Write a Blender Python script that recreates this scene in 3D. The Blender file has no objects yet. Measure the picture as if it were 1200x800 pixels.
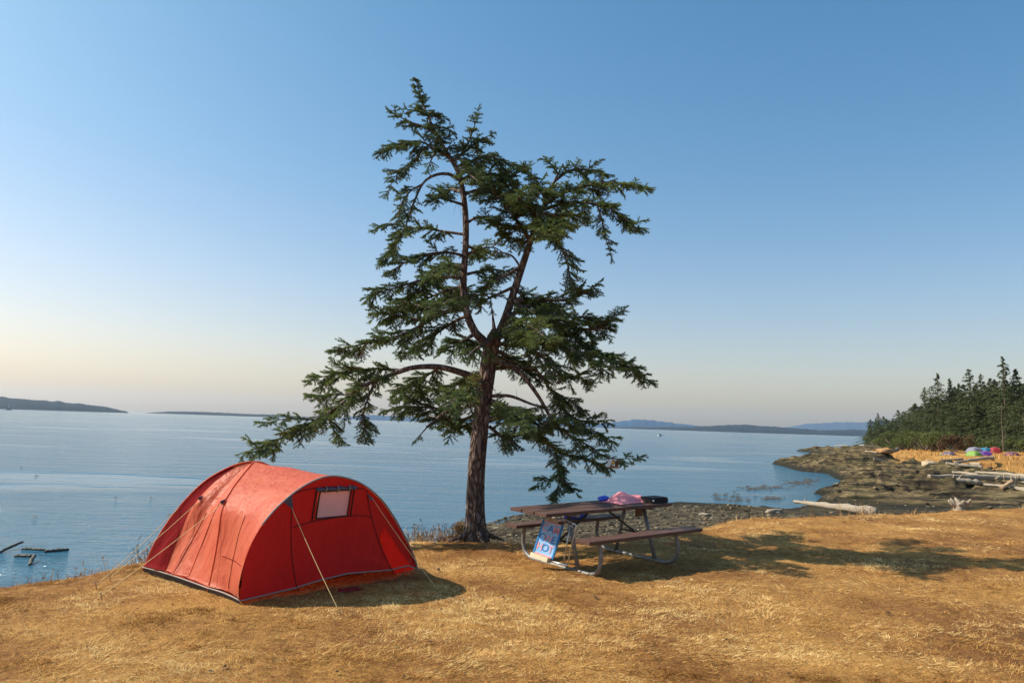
import bpy, bmesh, math, random
import numpy as np
from mathutils import Vector, Matrix
RS = random.Random(7)
rng = np.random.default_rng(11)
SC = bpy.context.scene
COL = SC.collection
D = bpy.data

# ------------------------------------------------------------------ camera
EYE = 1.72
FPX = 833.0
PITCH = math.radians(6.62)
ROLL = math.radians(1.86)
SEA = -3.0
cam_d = D.cameras.new('camera'); cam = D.objects.new('camera', cam_d); COL.objects.link(cam)
cam_d.sensor_width = 36; cam_d.lens = FPX / 1200 * 36
cam_d.clip_start = 0.05; cam_d.clip_end = 40000
cam.location = (0, 0, EYE)
CM = Matrix.Rotation(math.radians(90) + PITCH, 3, 'X') @ Matrix.Rotation(ROLL, 3, 'Z')
cam.rotation_euler = CM.to_euler()
SC.camera = cam
C0 = Vector((0, 0, EYE))

def ray(px, py):
    return CM @ Vector(((px - 600) / FPX, -(py - 400) / FPX, -1))
def G(px, py, z=0.0):                 # where a sight line meets a level surface
    d = ray(px, py); t = (z - EYE) / d.z
    return C0 + d * t
def P(px, py, y):                     # point of a sight line at distance y
    d = ray(px, py)
    return C0 + d * (y / d.y)
def on_plane(px, py, p0, n):
    d = ray(px, py); t = (p0 - C0).dot(n) / d.dot(n)
    return C0 + d * t

# ------------------------------------------------------------------ helpers
def tag(o, label=None, cat=None, group=None, kind=None):
    if label: o['label'] = label
    if cat: o['category'] = cat
    if group: o['group'] = group
    if kind: o['kind'] = kind
    return o
def empty(name, loc=(0, 0, 0), rz=0.0):
    o = D.objects.new(name, None); COL.objects.link(o)
    o.location = loc; o.rotation_euler = (0, 0, rz); o.empty_display_size = .2
    return o
def link(name, me, mat=None, parent=None, smooth=False):
    if mat is not None:
        for m in (mat if isinstance(mat, (list, tuple)) else [mat]): me.materials.append(m)
    o = D.objects.new(name, me); COL.objects.link(o)
    if parent: o.parent = parent
    if smooth and len(me.polygons): me.polygons.foreach_set('use_smooth', np.ones(len(me.polygons), bool))
    return o
def np_mesh(name, V, F, attrs=None):
    """V (n,3) float, F (m,k) int; all faces k-gons"""
    V = np.asarray(V, dtype=np.float32); F = np.asarray(F, dtype=np.int32)
    me = D.meshes.new(name); k = F.shape[1]
    me.vertices.add(len(V)); me.vertices.foreach_set('co', V.ravel())
    me.loops.add(F.size); me.loops.foreach_set('vertex_index', F.ravel())
    me.polygons.add(len(F)); me.polygons.foreach_set('loop_start', np.arange(0, F.size, k, dtype=np.int32))
    me.update(calc_edges=True)
    for a, v in (attrs or {}).items():
        at = me.attributes.new(a, 'FLOAT', 'POINT'); at.data.foreach_set('value', np.asarray(v, dtype=np.float32))
    return me
class MB:
    """collects shapes, links them as one mesh object"""
    def __init__(s): s.v = []; s.f = []; s.m = []
    def add(s, vs, fs, mi=0):
        b = len(s.v); s.v += [tuple(v) for v in vs]
        s.f += [tuple(b + i for i in f) for f in fs]; s.m += [mi] * len(fs)
    def box(s, size, M=None, mi=0, bev=0.0):
        hx, hy, hz = (a / 2 for a in size)
        if bev <= 0:
            vs = [Vector((x, y, z)) for x in (-hx, hx) for y in (-hy, hy) for z in (-hz, hz)]
            fs = [(0, 1, 3, 2), (4, 6, 7, 5), (0, 4, 5, 1), (2, 3, 7, 6), (0, 2, 6, 4), (1, 5, 7, 3)]
        else:
            bm = bmesh.new(); bmesh.ops.create_cube(bm, size=1)
            for v in bm.verts: v.co = Vector((v.co.x * size[0], v.co.y * size[1], v.co.z * size[2]))
            bmesh.ops.bevel(bm, geom=bm.edges[:], offset=bev, segments=2, affect='EDGES', profile=.7)
            bm.verts.index_update()
            vs = [v.co.copy() for v in bm.verts]; fs = [tuple(v.index for v in f.verts) for f in bm.faces]; bm.free()
        if M is not None: vs = [M @ v for v in vs]
        s.add(vs, fs, mi)
    def tube(s, pts, r, n=8, mi=0, cap=True):
        pts = [Vector(p) for p in pts]; N = len(pts)
        rs = r if isinstance(r, (list, tuple)) else [r] * N
        t0 = (pts[1] - pts[0]).normalized()
        up = Vector((0, 0, 1)) if abs(t0.z) < .9 else Vector((1, 0, 0))
        a = t0.cross(up).normalized(); vs = []
        for i in range(N):
            t = (pts[min(i + 1, N - 1)] - pts[max(i - 1, 0)]).normalized()
            a = (a - t * a.dot(t)).normalized(); b = t.cross(a)
            for k in range(n):
                an = 2 * math.pi * k / n
                vs.append(pts[i] + (a * math.cos(an) + b * math.sin(an)) * rs[i])
        fs = [(i * n + k, i * n + (k + 1) % n, (i + 1) * n + (k + 1) % n, (i + 1) * n + k) for i in range(N - 1) for k in range(n)]
        if cap: fs += [tuple(range(n))[::-1], tuple(range((N - 1) * n, N * n))]
        s.add(vs, fs, mi)
    def build(s, name, mat, parent=None, smooth=False):
        me = D.meshes.new(name); me.from_pydata(s.v, [], s.f); me.update()
        o = link(name, me, mat, parent, smooth)
        me.polygons.foreach_set('material_index', np.array(s.m, dtype=np.int32))
        return o
def spline(pts, n=6):
    """Catmull-Rom through tuples of any size"""
    P_ = [np.array(p, float) for p in pts]; P_ = [2 * P_[0] - P_[1]] + P_ + [2 * P_[-1] - P_[-2]]
    out = []
    for i in range(1, len(P_) - 2):
        for k in range(n):
            t = k / n; a, b, c, d = P_[i - 1:i + 3]
            out.append(.5 * ((2 * b) + (-a + c) * t + (2 * a - 5 * b + 4 * c - d) * t * t + (-a + 3 * b - 3 * c + d) * t ** 3))
    out.append(P_[-2]); return out

# numpy value noise
_T = rng.random((256, 256))
def vnoise(x, y, seed=0):
    x = np.asarray(x, float) + seed * 17.31; y = np.asarray(y, float) + seed * 9.77
    xi = np.floor(x).astype(int); yi = np.floor(y).astype(int); fx = x - xi; fy = y - yi
    fx = fx * fx * (3 - 2 * fx); fy = fy * fy * (3 - 2 * fy)
    g = lambda i, j: _T[(i + seed * 31) & 255, (j + seed * 57) & 255]
    return (g(xi, yi) * (1 - fx) + g(xi + 1, yi) * fx) * (1 - fy) + (g(xi, yi + 1) * (1 - fx) + g(xi + 1, yi + 1) * fx) * fy
def fbm(x, y, o=4, seed=0):
    s = 0; a = .5
    for k in range(o):
        s = s + a * (vnoise(x, y, seed + k) - .5); x = np.asarray(x) * 2.03; y = np.asarray(y) * 2.03; a *= .5
    return s * 2
def sdist(x, y, poly):
    """signed distance to a polygon, positive inside"""
    x = np.asarray(x, float); y = np.asarray(y, float)
    d = np.full(x.shape, 1e18); ins = np.zeros(x.shape, bool); n = len(poly)
    for i in range(n):
        ax, ay = poly[i]; bx, by = poly[(i + 1) % n]; ex, ey = bx - ax, by - ay
        t = np.clip(((x - ax) * ex + (y - ay) * ey) / (ex * ex + ey * ey + 1e-12), 0, 1)
        d = np.minimum(d, (x - ax - t * ex) ** 2 + (y - ay - t * ey) ** 2)
        c = ((ay > y) != (by > y)) & (x < (bx - ax) * (y - ay) / (by - ay + 1e-12) + ax); ins ^= c
    d = np.sqrt(d); return np.where(ins, d, -d)
def sstep(a, b, x):
    t = np.clip((x - a) / (b - a), 0, 1); return t * t * (3 - 2 * t)

# ------------------------------------------------------------------ materials
class NT:
    def __init__(s, name):
        s.m = D.materials.new(name); s.m.use_nodes = True; s.t = s.m.node_tree; s.t.nodes.clear()
        s.out = s.n('ShaderNodeOutputMaterial')
    def n(s, typ, **kw):
        nd = s.t.nodes.new(typ)
        for k, v in kw.items():
            if k.startswith('i_'):
                key = k[2:]; nd.inputs[int(key) if key.isdigit() else key.replace('_', ' ')].default_value = v
            else: setattr(nd, k, v)
        return nd
    def l(s, a, b): s.t.links.new(a, b)
    def noise(s, vec, scale, detail=4, rough=.55, dist=0.0):
        nd = s.n('ShaderNodeTexNoise'); nd.inputs['Scale'].default_value = scale; nd.inputs['Detail'].default_value = detail
        nd.inputs['Roughness'].default_value = rough; nd.inputs['Distortion'].default_value = dist
        if vec is not None: s.l(vec, nd.inputs['Vector'])
        return nd.outputs['Fac']
    def ramp(s, fac, stops):
        nd = s.n('ShaderNodeValToRGB'); cr = nd.color_ramp
        while len(cr.elements) < len(stops): cr.elements.new(.5)
        for e, (p, c) in zip(cr.elements, stops): e.position = p; e.color = (*c, 1) if len(c) == 3 else c
        s.l(fac, nd.inputs['Fac']); return nd.outputs['Color']
    def mapping(s, vec, scale=(1, 1, 1), rot=(0, 0, 0)):
        nd = s.n('ShaderNodeMapping'); nd.inputs['Scale'].default_value = scale; nd.inputs['Rotation'].default_value = rot
        s.l(vec, nd.inputs['Vector']); return nd.outputs['Vector']
    def mixc(s, fac, a, b, blend='MIX'):
        nd = s.n('ShaderNodeMix', data_type='RGBA', blend_type=blend)
        for sock, v in ((nd.inputs[0], fac), (nd.inputs[6], a), (nd.inputs[7], b)):
            if hasattr(v, 'is_output'): s.l(v, sock)
            elif isinstance(v, (int, float)): sock.default_value = v
            else: sock.default_value = (*v, 1) if len(v) == 3 else v
        return nd.outputs[2]
    def math(s, op, a, b=0.0, clamp=False):
        nd = s.n('ShaderNodeMath', operation=op, use_clamp=clamp)
        for sock, v in ((nd.inputs[0], a), (nd.inputs[1], b)):
            if hasattr(v, 'is_output'): s.l(v, sock)
            else: sock.default_value = v
        return nd.outputs[0]
    def attr(s, name): return s.n('ShaderNodeAttribute', attribute_name=name).outputs['Fac']
    def bump(s, h, strength=.5, dist=.02):
        nd = s.n('ShaderNodeBump'); nd.inputs['Strength'].default_value = strength; nd.inputs['Distance'].default_value = dist
        s.l(h, nd.inputs['Height']); return nd.outputs['Normal']
    def pbsdf(s, col, rough=.8, normal=None, metal=0.0, spec=.3, **kw):
        b = s.n('ShaderNodeBsdfPrincipled')
        for sock, v in ((b.inputs['Base Color'], col), (b.inputs['Roughness'], rough)):
            if hasattr(v, 'is_output'): s.l(v, sock)
            elif isinstance(v, (int, float)): sock.default_value = v
            else: sock.default_value = (*v, 1)
        b.inputs['Metallic'].default_value = metal; b.inputs['Specular IOR Level'].default_value = spec
        if normal is not None: s.l(normal, b.inputs['Normal'])
        for k, v in kw.items(): b.inputs[k].default_value = v
        s.l(b.outputs[0], s.out.inputs['Surface']); return b
    def pos(s): return s.n('ShaderNodeNewGeometry').outputs['Position']
    def obj(s): return s.n('ShaderNodeTexCoord').outputs['Object']

def simple(name, c1, c2=None, rough=.7, scale=12, bump=.3, bd=.01, metal=0.0, spec=.3, stretch=(1, 1, 1)):
    m = NT(name); v = m.mapping(m.obj(), stretch); f = m.noise(v, scale, 5)
    col = m.ramp(f, [(.3, c1), (.72, c2 or tuple(x * .75 for x in c1))])
    m.pbsdf(col, rough, m.bump(m.noise(v, scale * 3, 4), bump, bd), metal, spec); return m.m

M = {}
M['plank'] = simple('brown_plank', (.115, .055, .038), (.045, .022, .016), .6, 5, .5, .004, stretch=(1, 8, 8), spec=.4)
M['galv'] = simple('galvanised_steel', (.24, .235, .22), (.15, .145, .14), .55, 14, .15, .002, metal=.35)
M['brace'] = simple('dark_steel', (.07, .065, .06), (.04, .035, .03), .6, 20, .2, .002, metal=.3)
M['chrome'] = simple('pale_wire', (.6, .6, .6), (.45, .44, .42), .35, 20, .1, .001, metal=.8)
M['cream'] = simple('cream_wood', (.72, .62, .42), (.6, .5, .32), .7, 9, .3, .002)
M['sign_blue'] = simple('sign_light_blue', (.34, .55, .78), (.18, .38, .66), .6, 8, .2, .001)
M['sign_rim'] = simple('sign_blue_rim', (.03, .22, .5), (.02, .16, .4), .5, 8, .2, .001)
M['letter_pink'] = simple('pink_paint', (.78, .36, .38), (.62, .25, .3), .6, 10, .1, .001)
M['letter_blue'] = simple('blue_paint', (.06, .22, .55), (.03, .14, .42), .6, 10, .1, .001)
M['pink'] = simple('pink_cloth', (.88, .33, .36), (.8, .24, .28), .85, 7, .6, .01)
M['black'] = simple('black_plastic', (.015, .017, .018), (.01, .01, .01), .7, 10, .1, .001)
M['white'] = simple('white_plastic', (.8, .8, .8), (.72, .72, .72), .5, 10, .1, .001)
M['bluebag'] = simple('blue_cloth', (.05, .12, .62), (.04, .09, .5), .6, 6, .4, .01)
M['brownbox'] = simple('brown_card', (.22, .11, .06), (.16, .08, .045), .8, 10, .2, .002)
M['tan'] = simple('tan_panel', (.35, .2, .1), (.28, .15, .08), .8, 10, .2, .002)
M['yellow'] = simple('yellow_paint', (.75, .52, .06), (.6, .4, .05), .6, 10, .1, .001)
M['cord'] = simple('pale_cord', (.72, .55, .26), (.6, .44, .2), .7, 30, .2, .001)
M['dkcord'] = simple('dark_cord', (.12, .09, .05), (.07, .05, .03), .7, 30, .2, .001)
M['peg'] = simple('steel_peg', (.3, .3, .3), (.2, .2, .2), .4, 20, .1, .001, metal=.8)
M['litter'] = simple('dark_litter', (.05, .03, .018), (.03, .018, .01))
M['drift'] = simple('bleached_driftwood', (.40, .33, .245), (.20, .16, .12), .8, 3, .9, .03, stretch=(1, 6, 6))
M['drift_warm'] = simple('tan_driftwood', (.46, .31, .18), (.3, .19, .11), .8, 3, .9, .03, stretch=(1, 6, 6))
M['drift_dark'] = simple('wet_driftwood', (.10, .08, .06), (.05, .04, .03), .6, 4, .6, .02)

def fabric(name, c, tr=.10, trans=.35, c2=None, rough=.55, bump=.5, sheen=.1, spec=.3):
    m = NT(name); v = m.pos()
    f = m.noise(m.mapping(v, (1, 1, .55)), 5.5, 4, .6, .6)
    col = m.ramp(f, [(.25, c2 or tuple(x * .85 for x in c)), (.75, c)])
    w = m.noise(m.mapping(v, (1, 1, .35)), 7, 4, .55, 1.2)
    w2 = m.noise(v, 26, 3, .6, .8)
    w3 = m.noise(m.mapping(v, (2.2, 2.2, .25)), 6, 2, .5, .4)
    h = m.math('ADD', m.math('ADD', w, m.math('MULTIPLY', w2, .12)), m.math('MULTIPLY', w3, .6))
    nrm = m.bump(h, bump, .045)
    b = m.pbsdf(col, rough, nrm, 0, spec); b.inputs['Sheen Weight'].default_value = sheen
    t = m.n('ShaderNodeBsdfTranslucent'); m.l(col, t.inputs['Color']); m.l(nrm, t.inputs['Normal'])
    x = m.n('ShaderNodeMixShader'); x.inputs[0].default_value = trans; m.l(b.outputs[0], x.inputs[1]); m.l(t.outputs[0], x.inputs[2])
    if tr > 0:
        tp = m.n('ShaderNodeBsdfTransparent'); tp.inputs['Color'].default_value = (1, .22, .16, 1)
        y = m.n('ShaderNodeMixShader'); y.inputs[0].default_value = tr; m.l(x.outputs[0], y.inputs[1]); m.l(tp.outputs[0], y.inputs[2]); x = y
    m.l(x.outputs[0], m.out.inputs['Surface']); return m.m
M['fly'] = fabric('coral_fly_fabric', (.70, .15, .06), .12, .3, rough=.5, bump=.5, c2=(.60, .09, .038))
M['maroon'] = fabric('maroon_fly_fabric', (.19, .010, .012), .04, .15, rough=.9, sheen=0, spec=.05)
M['inset'] = fabric('sunlit_red_fabric', (.95, .035, .02), .05, .6, bump=.2)  # brighter red stands in for sunlight on the front panel cloth
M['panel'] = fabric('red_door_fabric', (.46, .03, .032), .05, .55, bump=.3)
M['inner'] = fabric('inner_tent_fabric', (.45, .36, .22), 0, .15)
M['hem'] = simple('grey_hem_tape', (.33, .27, .24), (.25, .2, .19), .7, 30, .2, .001)
M['dark'] = simple('black_tape', (.025, .02, .022), (.015, .012, .014), .7, 20, .2, .001)
M['sleeve'] = simple('grey_pole_sleeve', (.30, .27, .27), (.2, .18, .19), .6, 30, .2, .002)
M['patch'] = simple('slate_patch', (.09, .08, .12), (.06, .055, .08), .6, 20, .2, .001)
def pane_mat():
    m = NT('clear_vinyl'); b = m.pbsdf((.55, .68, .82), .12, m.bump(m.noise(m.pos(), 9, 3), .6, .02), 0, .6)
    tl = m.n('ShaderNodeBsdfTranslucent'); tl.inputs['Color'].default_value = (.85, .87, .9, 1)
    t = m.n('ShaderNodeBsdfTransparent'); x = m.n('ShaderNodeMixShader'); x.inputs[0].default_value = .3
    y = m.n('ShaderNodeMixShader'); y.inputs[0].default_value = .35
    m.l(b.outputs[0], y.inputs[1]); m.l(tl.outputs[0], y.inputs[2])
    m.l(y.outputs[0], x.inputs[1]); m.l(t.outputs[0], x.inputs[2]); m.l(x.outputs[0], m.out.inputs['Surface']); return m.m
M['pane'] = pane_mat()

def bark(name, c1, c2):
    m = NT(name); v = m.obj(); vm = m.mapping(v, (1, 1, .34))
    vo = m.n('ShaderNodeTexVoronoi', feature='DISTANCE_TO_EDGE'); vo.inputs['Scale'].default_value = 16
    nz = m.n('ShaderNodeTexNoise'); nz.inputs['Scale'].default_value = 6; m.l(vm, nz.inputs['Vector'])
    add = m.n('ShaderNodeMixRGB'); add.inputs[0].default_value = .2; m.l(vm, add.inputs[1]); m.l(nz.outputs['Color'], add.inputs[2])
    m.l(add.outputs[0], vo.inputs['Vector'])
    f = m.math('ADD', m.math('MULTIPLY', vo.outputs['Distance'], 2.2), m.math('MULTIPLY', m.noise(vm, 22, 5), .5))
    col = m.ramp(f, [(.12, tuple(x * .25 for x in c1)), (.4, c1), (.85, c2)])
    m.pbsdf(col, .9, m.bump(f, 1.0, .04), 0, .15); return m.m
M['bark'] = bark('fissured_bark', (.10, .065, .052), (.24, .18, .15))
M['limb'] = bark('grey_branch_bark', (.12, .085, .07), (.25, .19, .165))
M['farbark'] = simple('pale_far_bark', (.16, .12, .09), (.09, .07, .05), .9, 2, .3, .05)

def foliage(name, stops, trans=.25, rough=.7, attr='tint', glow=(.16, .22, .03)):
    m = NT(name); f = m.attr(attr); col = m.ramp(f, stops)
    b = m.pbsdf(col, rough, None, 0, .2 if rough < .74 else 0)
    t = m.n('ShaderNodeBsdfTranslucent'); m.l(m.mixc(.5, col, glow), t.inputs['Color'])
    x = m.n('ShaderNodeMixShader'); x.inputs[0].default_value = trans; m.l(b.outputs[0], x.inputs[1]); m.l(t.outputs[0], x.inputs[2])
    m.l(x.outputs[0], m.out.inputs['Surface']); return m.m
M['needles'] = foliage('fir_needles', [(0, (.055, .088, .05)), (.45, (.125, .175, .07)), (.8, (.25, .30, .08)), (1, (.17, .10, .04))], .2)
M['far_needles'] = foliage('far_conifer_needles', [(0, (.03, .042, .02)), (.5, (.068, .082, .032)), (1, (.14, .14, .05))], .15)
M['olive'] = foliage('olive_leaves', [(0, (.04, .055, .014)), (.5, (.09, .105, .03)), (1, (.17, .16, .05))], .2)
M['rust'] = foliage('rusty_leaves', [(0, (.04, .018, .012)), (.5, (.10, .036, .022)), (1, (.07, .07, .028))], .2)
M['straw'] = foliage('dry_grass_blades', [(0, (.07, .028, .010)), (.3, (.27, .12, .032)), (.6, (.62, .335, .105)), (1, (.82, .60, .27))], .15, .75, glow=(.5, .27, .08))
M['weed'] = foliage('dry_weed_stalks', [(0, (.09, .05, .03)), (.6, (.3, .18, .08)), (1, (.5, .34, .17))], .1, .8, glow=(.4, .22, .08))

def ground_mat():
    m = NT('bluff_and_shore'); p = m.pos()
    g = m.attr('grass'); fg = m.attr('farg'); wet = m.attr('wet'); peb = m.attr('pebble')
    # dry turf
    n1 = m.noise(p, .55, 5, .6); n2 = m.noise(m.mapping(p, (1, 1.7, 1)), 9, 6, .7); n3 = m.noise(p, 60, 4, .7)
    mixn = m.math('ADD', m.math('MULTIPLY', n1, .45), m.math('ADD', m.math('MULTIPLY', n2, .35), m.math('MULTIPLY', n3, .3)))
    turf = m.ramp(mixn, [(.37, (.06, .026, .010)), (.5, (.23, .10, .030)), (.62, (.45, .235, .065)), (.75, (.58, .35, .115))])
    # far tawny meadow
    fn = m.math('ADD', m.math('MULTIPLY', m.noise(p, .12, 5, .6), .6), m.math('MULTIPLY', m.noise(p, 1.2, 5, .7), .4))
    far = m.ramp(fn, [(.38, (.26, .12, .03)), (.52, (.42, .22, .06)), (.68, (.54, .33, .11))])
    # rock: tan-olive tops, near-black ledge faces, strata
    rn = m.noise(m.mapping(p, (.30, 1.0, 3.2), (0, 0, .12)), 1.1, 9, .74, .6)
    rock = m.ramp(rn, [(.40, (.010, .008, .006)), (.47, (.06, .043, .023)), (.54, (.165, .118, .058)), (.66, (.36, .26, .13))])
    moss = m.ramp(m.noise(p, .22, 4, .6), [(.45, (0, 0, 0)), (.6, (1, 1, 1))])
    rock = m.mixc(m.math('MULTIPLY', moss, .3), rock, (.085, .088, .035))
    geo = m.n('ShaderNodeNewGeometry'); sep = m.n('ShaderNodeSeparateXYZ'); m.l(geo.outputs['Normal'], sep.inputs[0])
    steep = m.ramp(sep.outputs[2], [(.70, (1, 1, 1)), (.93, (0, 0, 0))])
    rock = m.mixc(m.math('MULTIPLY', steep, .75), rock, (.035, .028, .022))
    rock = m.mixc(wet, rock, (.022, .021, .014))
    vo = m.n('ShaderNodeTexVoronoi', feature='F1'); vo.inputs['Scale'].default_value = 3.2; m.l(p, vo.inputs['Vector'])
    pc = m.ramp(m.math('ADD', m.math('MULTIPLY', vo.outputs['Color'], .8), m.math('MULTIPLY', m.noise(p, 3, 3), .2)),
                [(.25, (.03, .024, .015)), (.6, (.10, .077, .045)), (.9, (.22, .18, .115))])
    rock = m.mixc(peb, rock, pc)
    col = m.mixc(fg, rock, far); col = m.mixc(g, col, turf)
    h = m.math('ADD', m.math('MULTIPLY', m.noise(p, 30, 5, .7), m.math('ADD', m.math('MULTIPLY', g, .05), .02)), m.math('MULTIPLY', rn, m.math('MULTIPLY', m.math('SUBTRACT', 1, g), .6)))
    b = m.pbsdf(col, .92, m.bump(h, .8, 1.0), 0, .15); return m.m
M['ground'] = ground_mat()

def water_mat():
    m = NT('sea_water'); p = m.pos()
    big = m.noise(m.mapping(p, (.02, .055, 1), (0, 0, .15)), 1, 4, .6, .4)
    calm = m.ramp(big, [(.50, (1, 1, 1)), (.60, (.25, .25, .25))])
    w1 = m.noise(m.mapping(p, (.55, 1.5, 1), (0, 0, .25)), 1.0, 5, .62, .3)
    w2 = m.noise(m.mapping(p, (1.6, 4.2, 1), (0, 0, -.1)), 1.4, 4, .6, .2)
    w3 = m.noise(m.mapping(p, (.10, .34, 1), (0, 0, .1)), 1.0, 3, .5)
    h = m.math('ADD', m.math('ADD', m.math('MULTIPLY', w1, .20), m.math('MULTIPLY', w2, .10)), m.math('MULTIPLY', w3, .55))
    h = m.math('MULTIPLY', h, calm)
    b = m.pbsdf((.03, .12, .19), .09, m.bump(h, 1.0, 1.0), 0, .5); b.inputs['IOR'].default_value = 1.33
    return m.m
M['water'] = water_mat()
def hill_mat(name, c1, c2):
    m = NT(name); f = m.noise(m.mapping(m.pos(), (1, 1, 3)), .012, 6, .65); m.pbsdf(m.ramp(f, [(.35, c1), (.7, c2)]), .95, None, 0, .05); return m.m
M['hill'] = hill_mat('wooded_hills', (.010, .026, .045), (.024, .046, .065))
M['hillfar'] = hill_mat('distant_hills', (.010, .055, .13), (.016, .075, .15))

# ------------------------------------------------------------------ sky, sun, haze
KX, KY = 1.08, -.14
sun_dir = Vector((-KX, -KY, 1)).normalized()          # towards the sun
elev = math.asin(sun_dir.z); azim = math.atan2(sun_dir.x, sun_dir.y)
W = D.worlds.new('World'); SC.world = W; W.use_nodes = True
wt = W.node_tree; wt.nodes.clear()
sky = wt.nodes.new('ShaderNodeTexSky'); sky.sky_type = 'NISHITA'; sky.sun_disc = False
sky.sun_elevation = elev; sky.sun_rotation = azim
sky.air_density = 1.0; sky.dust_density = 2.2; sky.ozone_density = 1.0; sky.altitude = 10
bg = wt.nodes.new('ShaderNodeBackground'); bg.inputs['Strength'].default_value = .14
wo = wt.nodes.new('ShaderNodeOutputWorld')
gm = wt.nodes.new('ShaderNodeGamma'); gm.inputs['Gamma'].default_value = .78; wt.links.new(sky.outputs[0], gm.inputs['Color'])
hs = wt.nodes.new('ShaderNodeHueSaturation'); hs.inputs['Saturation'].default_value = 1.38; hs.inputs['Value'].default_value = 1.10; wt.links.new(gm.outputs[0], hs.inputs['Color'])
tc_ = wt.nodes.new('ShaderNodeTexCoord'); sp_ = wt.nodes.new('ShaderNodeSeparateXYZ'); wt.links.new(tc_.outputs['Generated'], sp_.inputs[0])
rp = wt.nodes.new('ShaderNodeValToRGB'); wt.links.new(sp_.outputs[2], rp.inputs['Fac'])       # warm dusty air low down, clear blue above
els = rp.color_ramp.elements; els[0].position = .0; els[0].color = (1.10, .98, .90, 1); els[1].position = .55; els[1].color = (.56, .88, .93, 1)
for p_, c_ in ((.07, (1.13, .99, .91)), (.18, (1.0, .99, .98)), (.34, (.74, .94, .97))): e_ = els.new(p_); e_.color = (*c_, 1)
mx = wt.nodes.new('ShaderNodeMix'); mx.data_type = 'RGBA'; mx.blend_type = 'MULTIPLY'; mx.inputs[0].default_value = 1
wt.links.new(hs.outputs[0], mx.inputs[6]); wt.links.new(rp.outputs[0], mx.inputs[7]); wt.links.new(mx.outputs[2], bg.inputs['Color']); wt.links.new(bg.outputs[0], wo.inputs['Surface'])
sl = D.lights.new('sun', 'SUN'); sl.energy = 4.8; sl.angle = math.radians(.53); sl.color = (1, .90, .76)
so = D.objects.new('sun', sl); COL.objects.link(so); so.rotation_euler = sun_dir.to_track_quat('Z', 'Y').to_euler(); so.location = (-30, 10, 40)
SC.view_settings.view_transform = 'Standard'; SC.view_settings.look = 'None'
SC.view_settings.exposure = 0.6; SC.view_settings.gamma = 1; SC.view_settings.use_curve_mapping = False
SC.cycles.use_denoising = True
SC.cycles.max_bounces = 8; SC.cycles.transparent_max_bounces = 16; SC.cycles.volume_bounces = 0; SC.cycles.sample_clamp_indirect = 6

hz = MB(); hz.box((26000, 17000, 420), Matrix.Translation((0, 7500, -9 + 210)))
hm = NT('haze_air'); pv = hm.n('ShaderNodeVolumePrincipled'); pv.inputs['Color'].default_value = (.74, .84, .98, 1)
pv.inputs['Density'].default_value = 4.5e-5; pv.inputs['Anisotropy'].default_value = .3
hm.l(pv.outputs[0], hm.out.inputs['Volume'])
tag(hz.build('haze', hm.m), kind='stuff')

# ------------------------------------------------------------------ terrain
def XY(px, py, z=0.0):
    g = G(px, py, z); return (g.x, g.y)
LIP = [XY(*q) for q in [(0, 670), (60, 660), (165, 646), (300, 636), (480, 627), (557, 624), (620, 627), (740, 622), (820, 611), (860, 603), (930, 599), (1000, 598), (1100, 593), (1200, 590)]]
GRASS = LIP + [(24, 25), (45, 30), (140, 38), (300, 10), (300, -200), (-250, -200), (-250, -60), (-40, -8), (-16, 2.5), (-9, 5.8)]
COAST = [(-250, -60), (-60, -16), (-24, 4), (-12, 12), (-6, 18), (-2.2, 26), (-1.2, 34)] + \
        [XY(*q, SEA) for q in [(600, 603), (640, 600), (700, 596), (790, 590), (860, 592), (918, 598), (932, 595), (950, 592), (954, 585.5), (968, 583), (951, 578), (962, 574), (985, 570), (1000, 566), (980, 561), (972, 555), (940, 552), (904, 543), (960, 539), (985, 536), (965, 531.5), (934, 528)]] + \
        [(99, 215), (127, 258), (170, 320), (230, 420), (400, 700), (900, 900), (900, -300), (-250, -300)]
FARG = [XY(*q, -1.25) for q in [(1205, 556), (1150, 545), (1110, 541), (1062, 540)]] + \
       [XY(*q, -1.6) for q in [(1030, 533), (1012, 530)]] + [(128, 215), (175, 300), (240, 420), (900, 500), (900, 100), (120, 62), (62, 58)]
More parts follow.
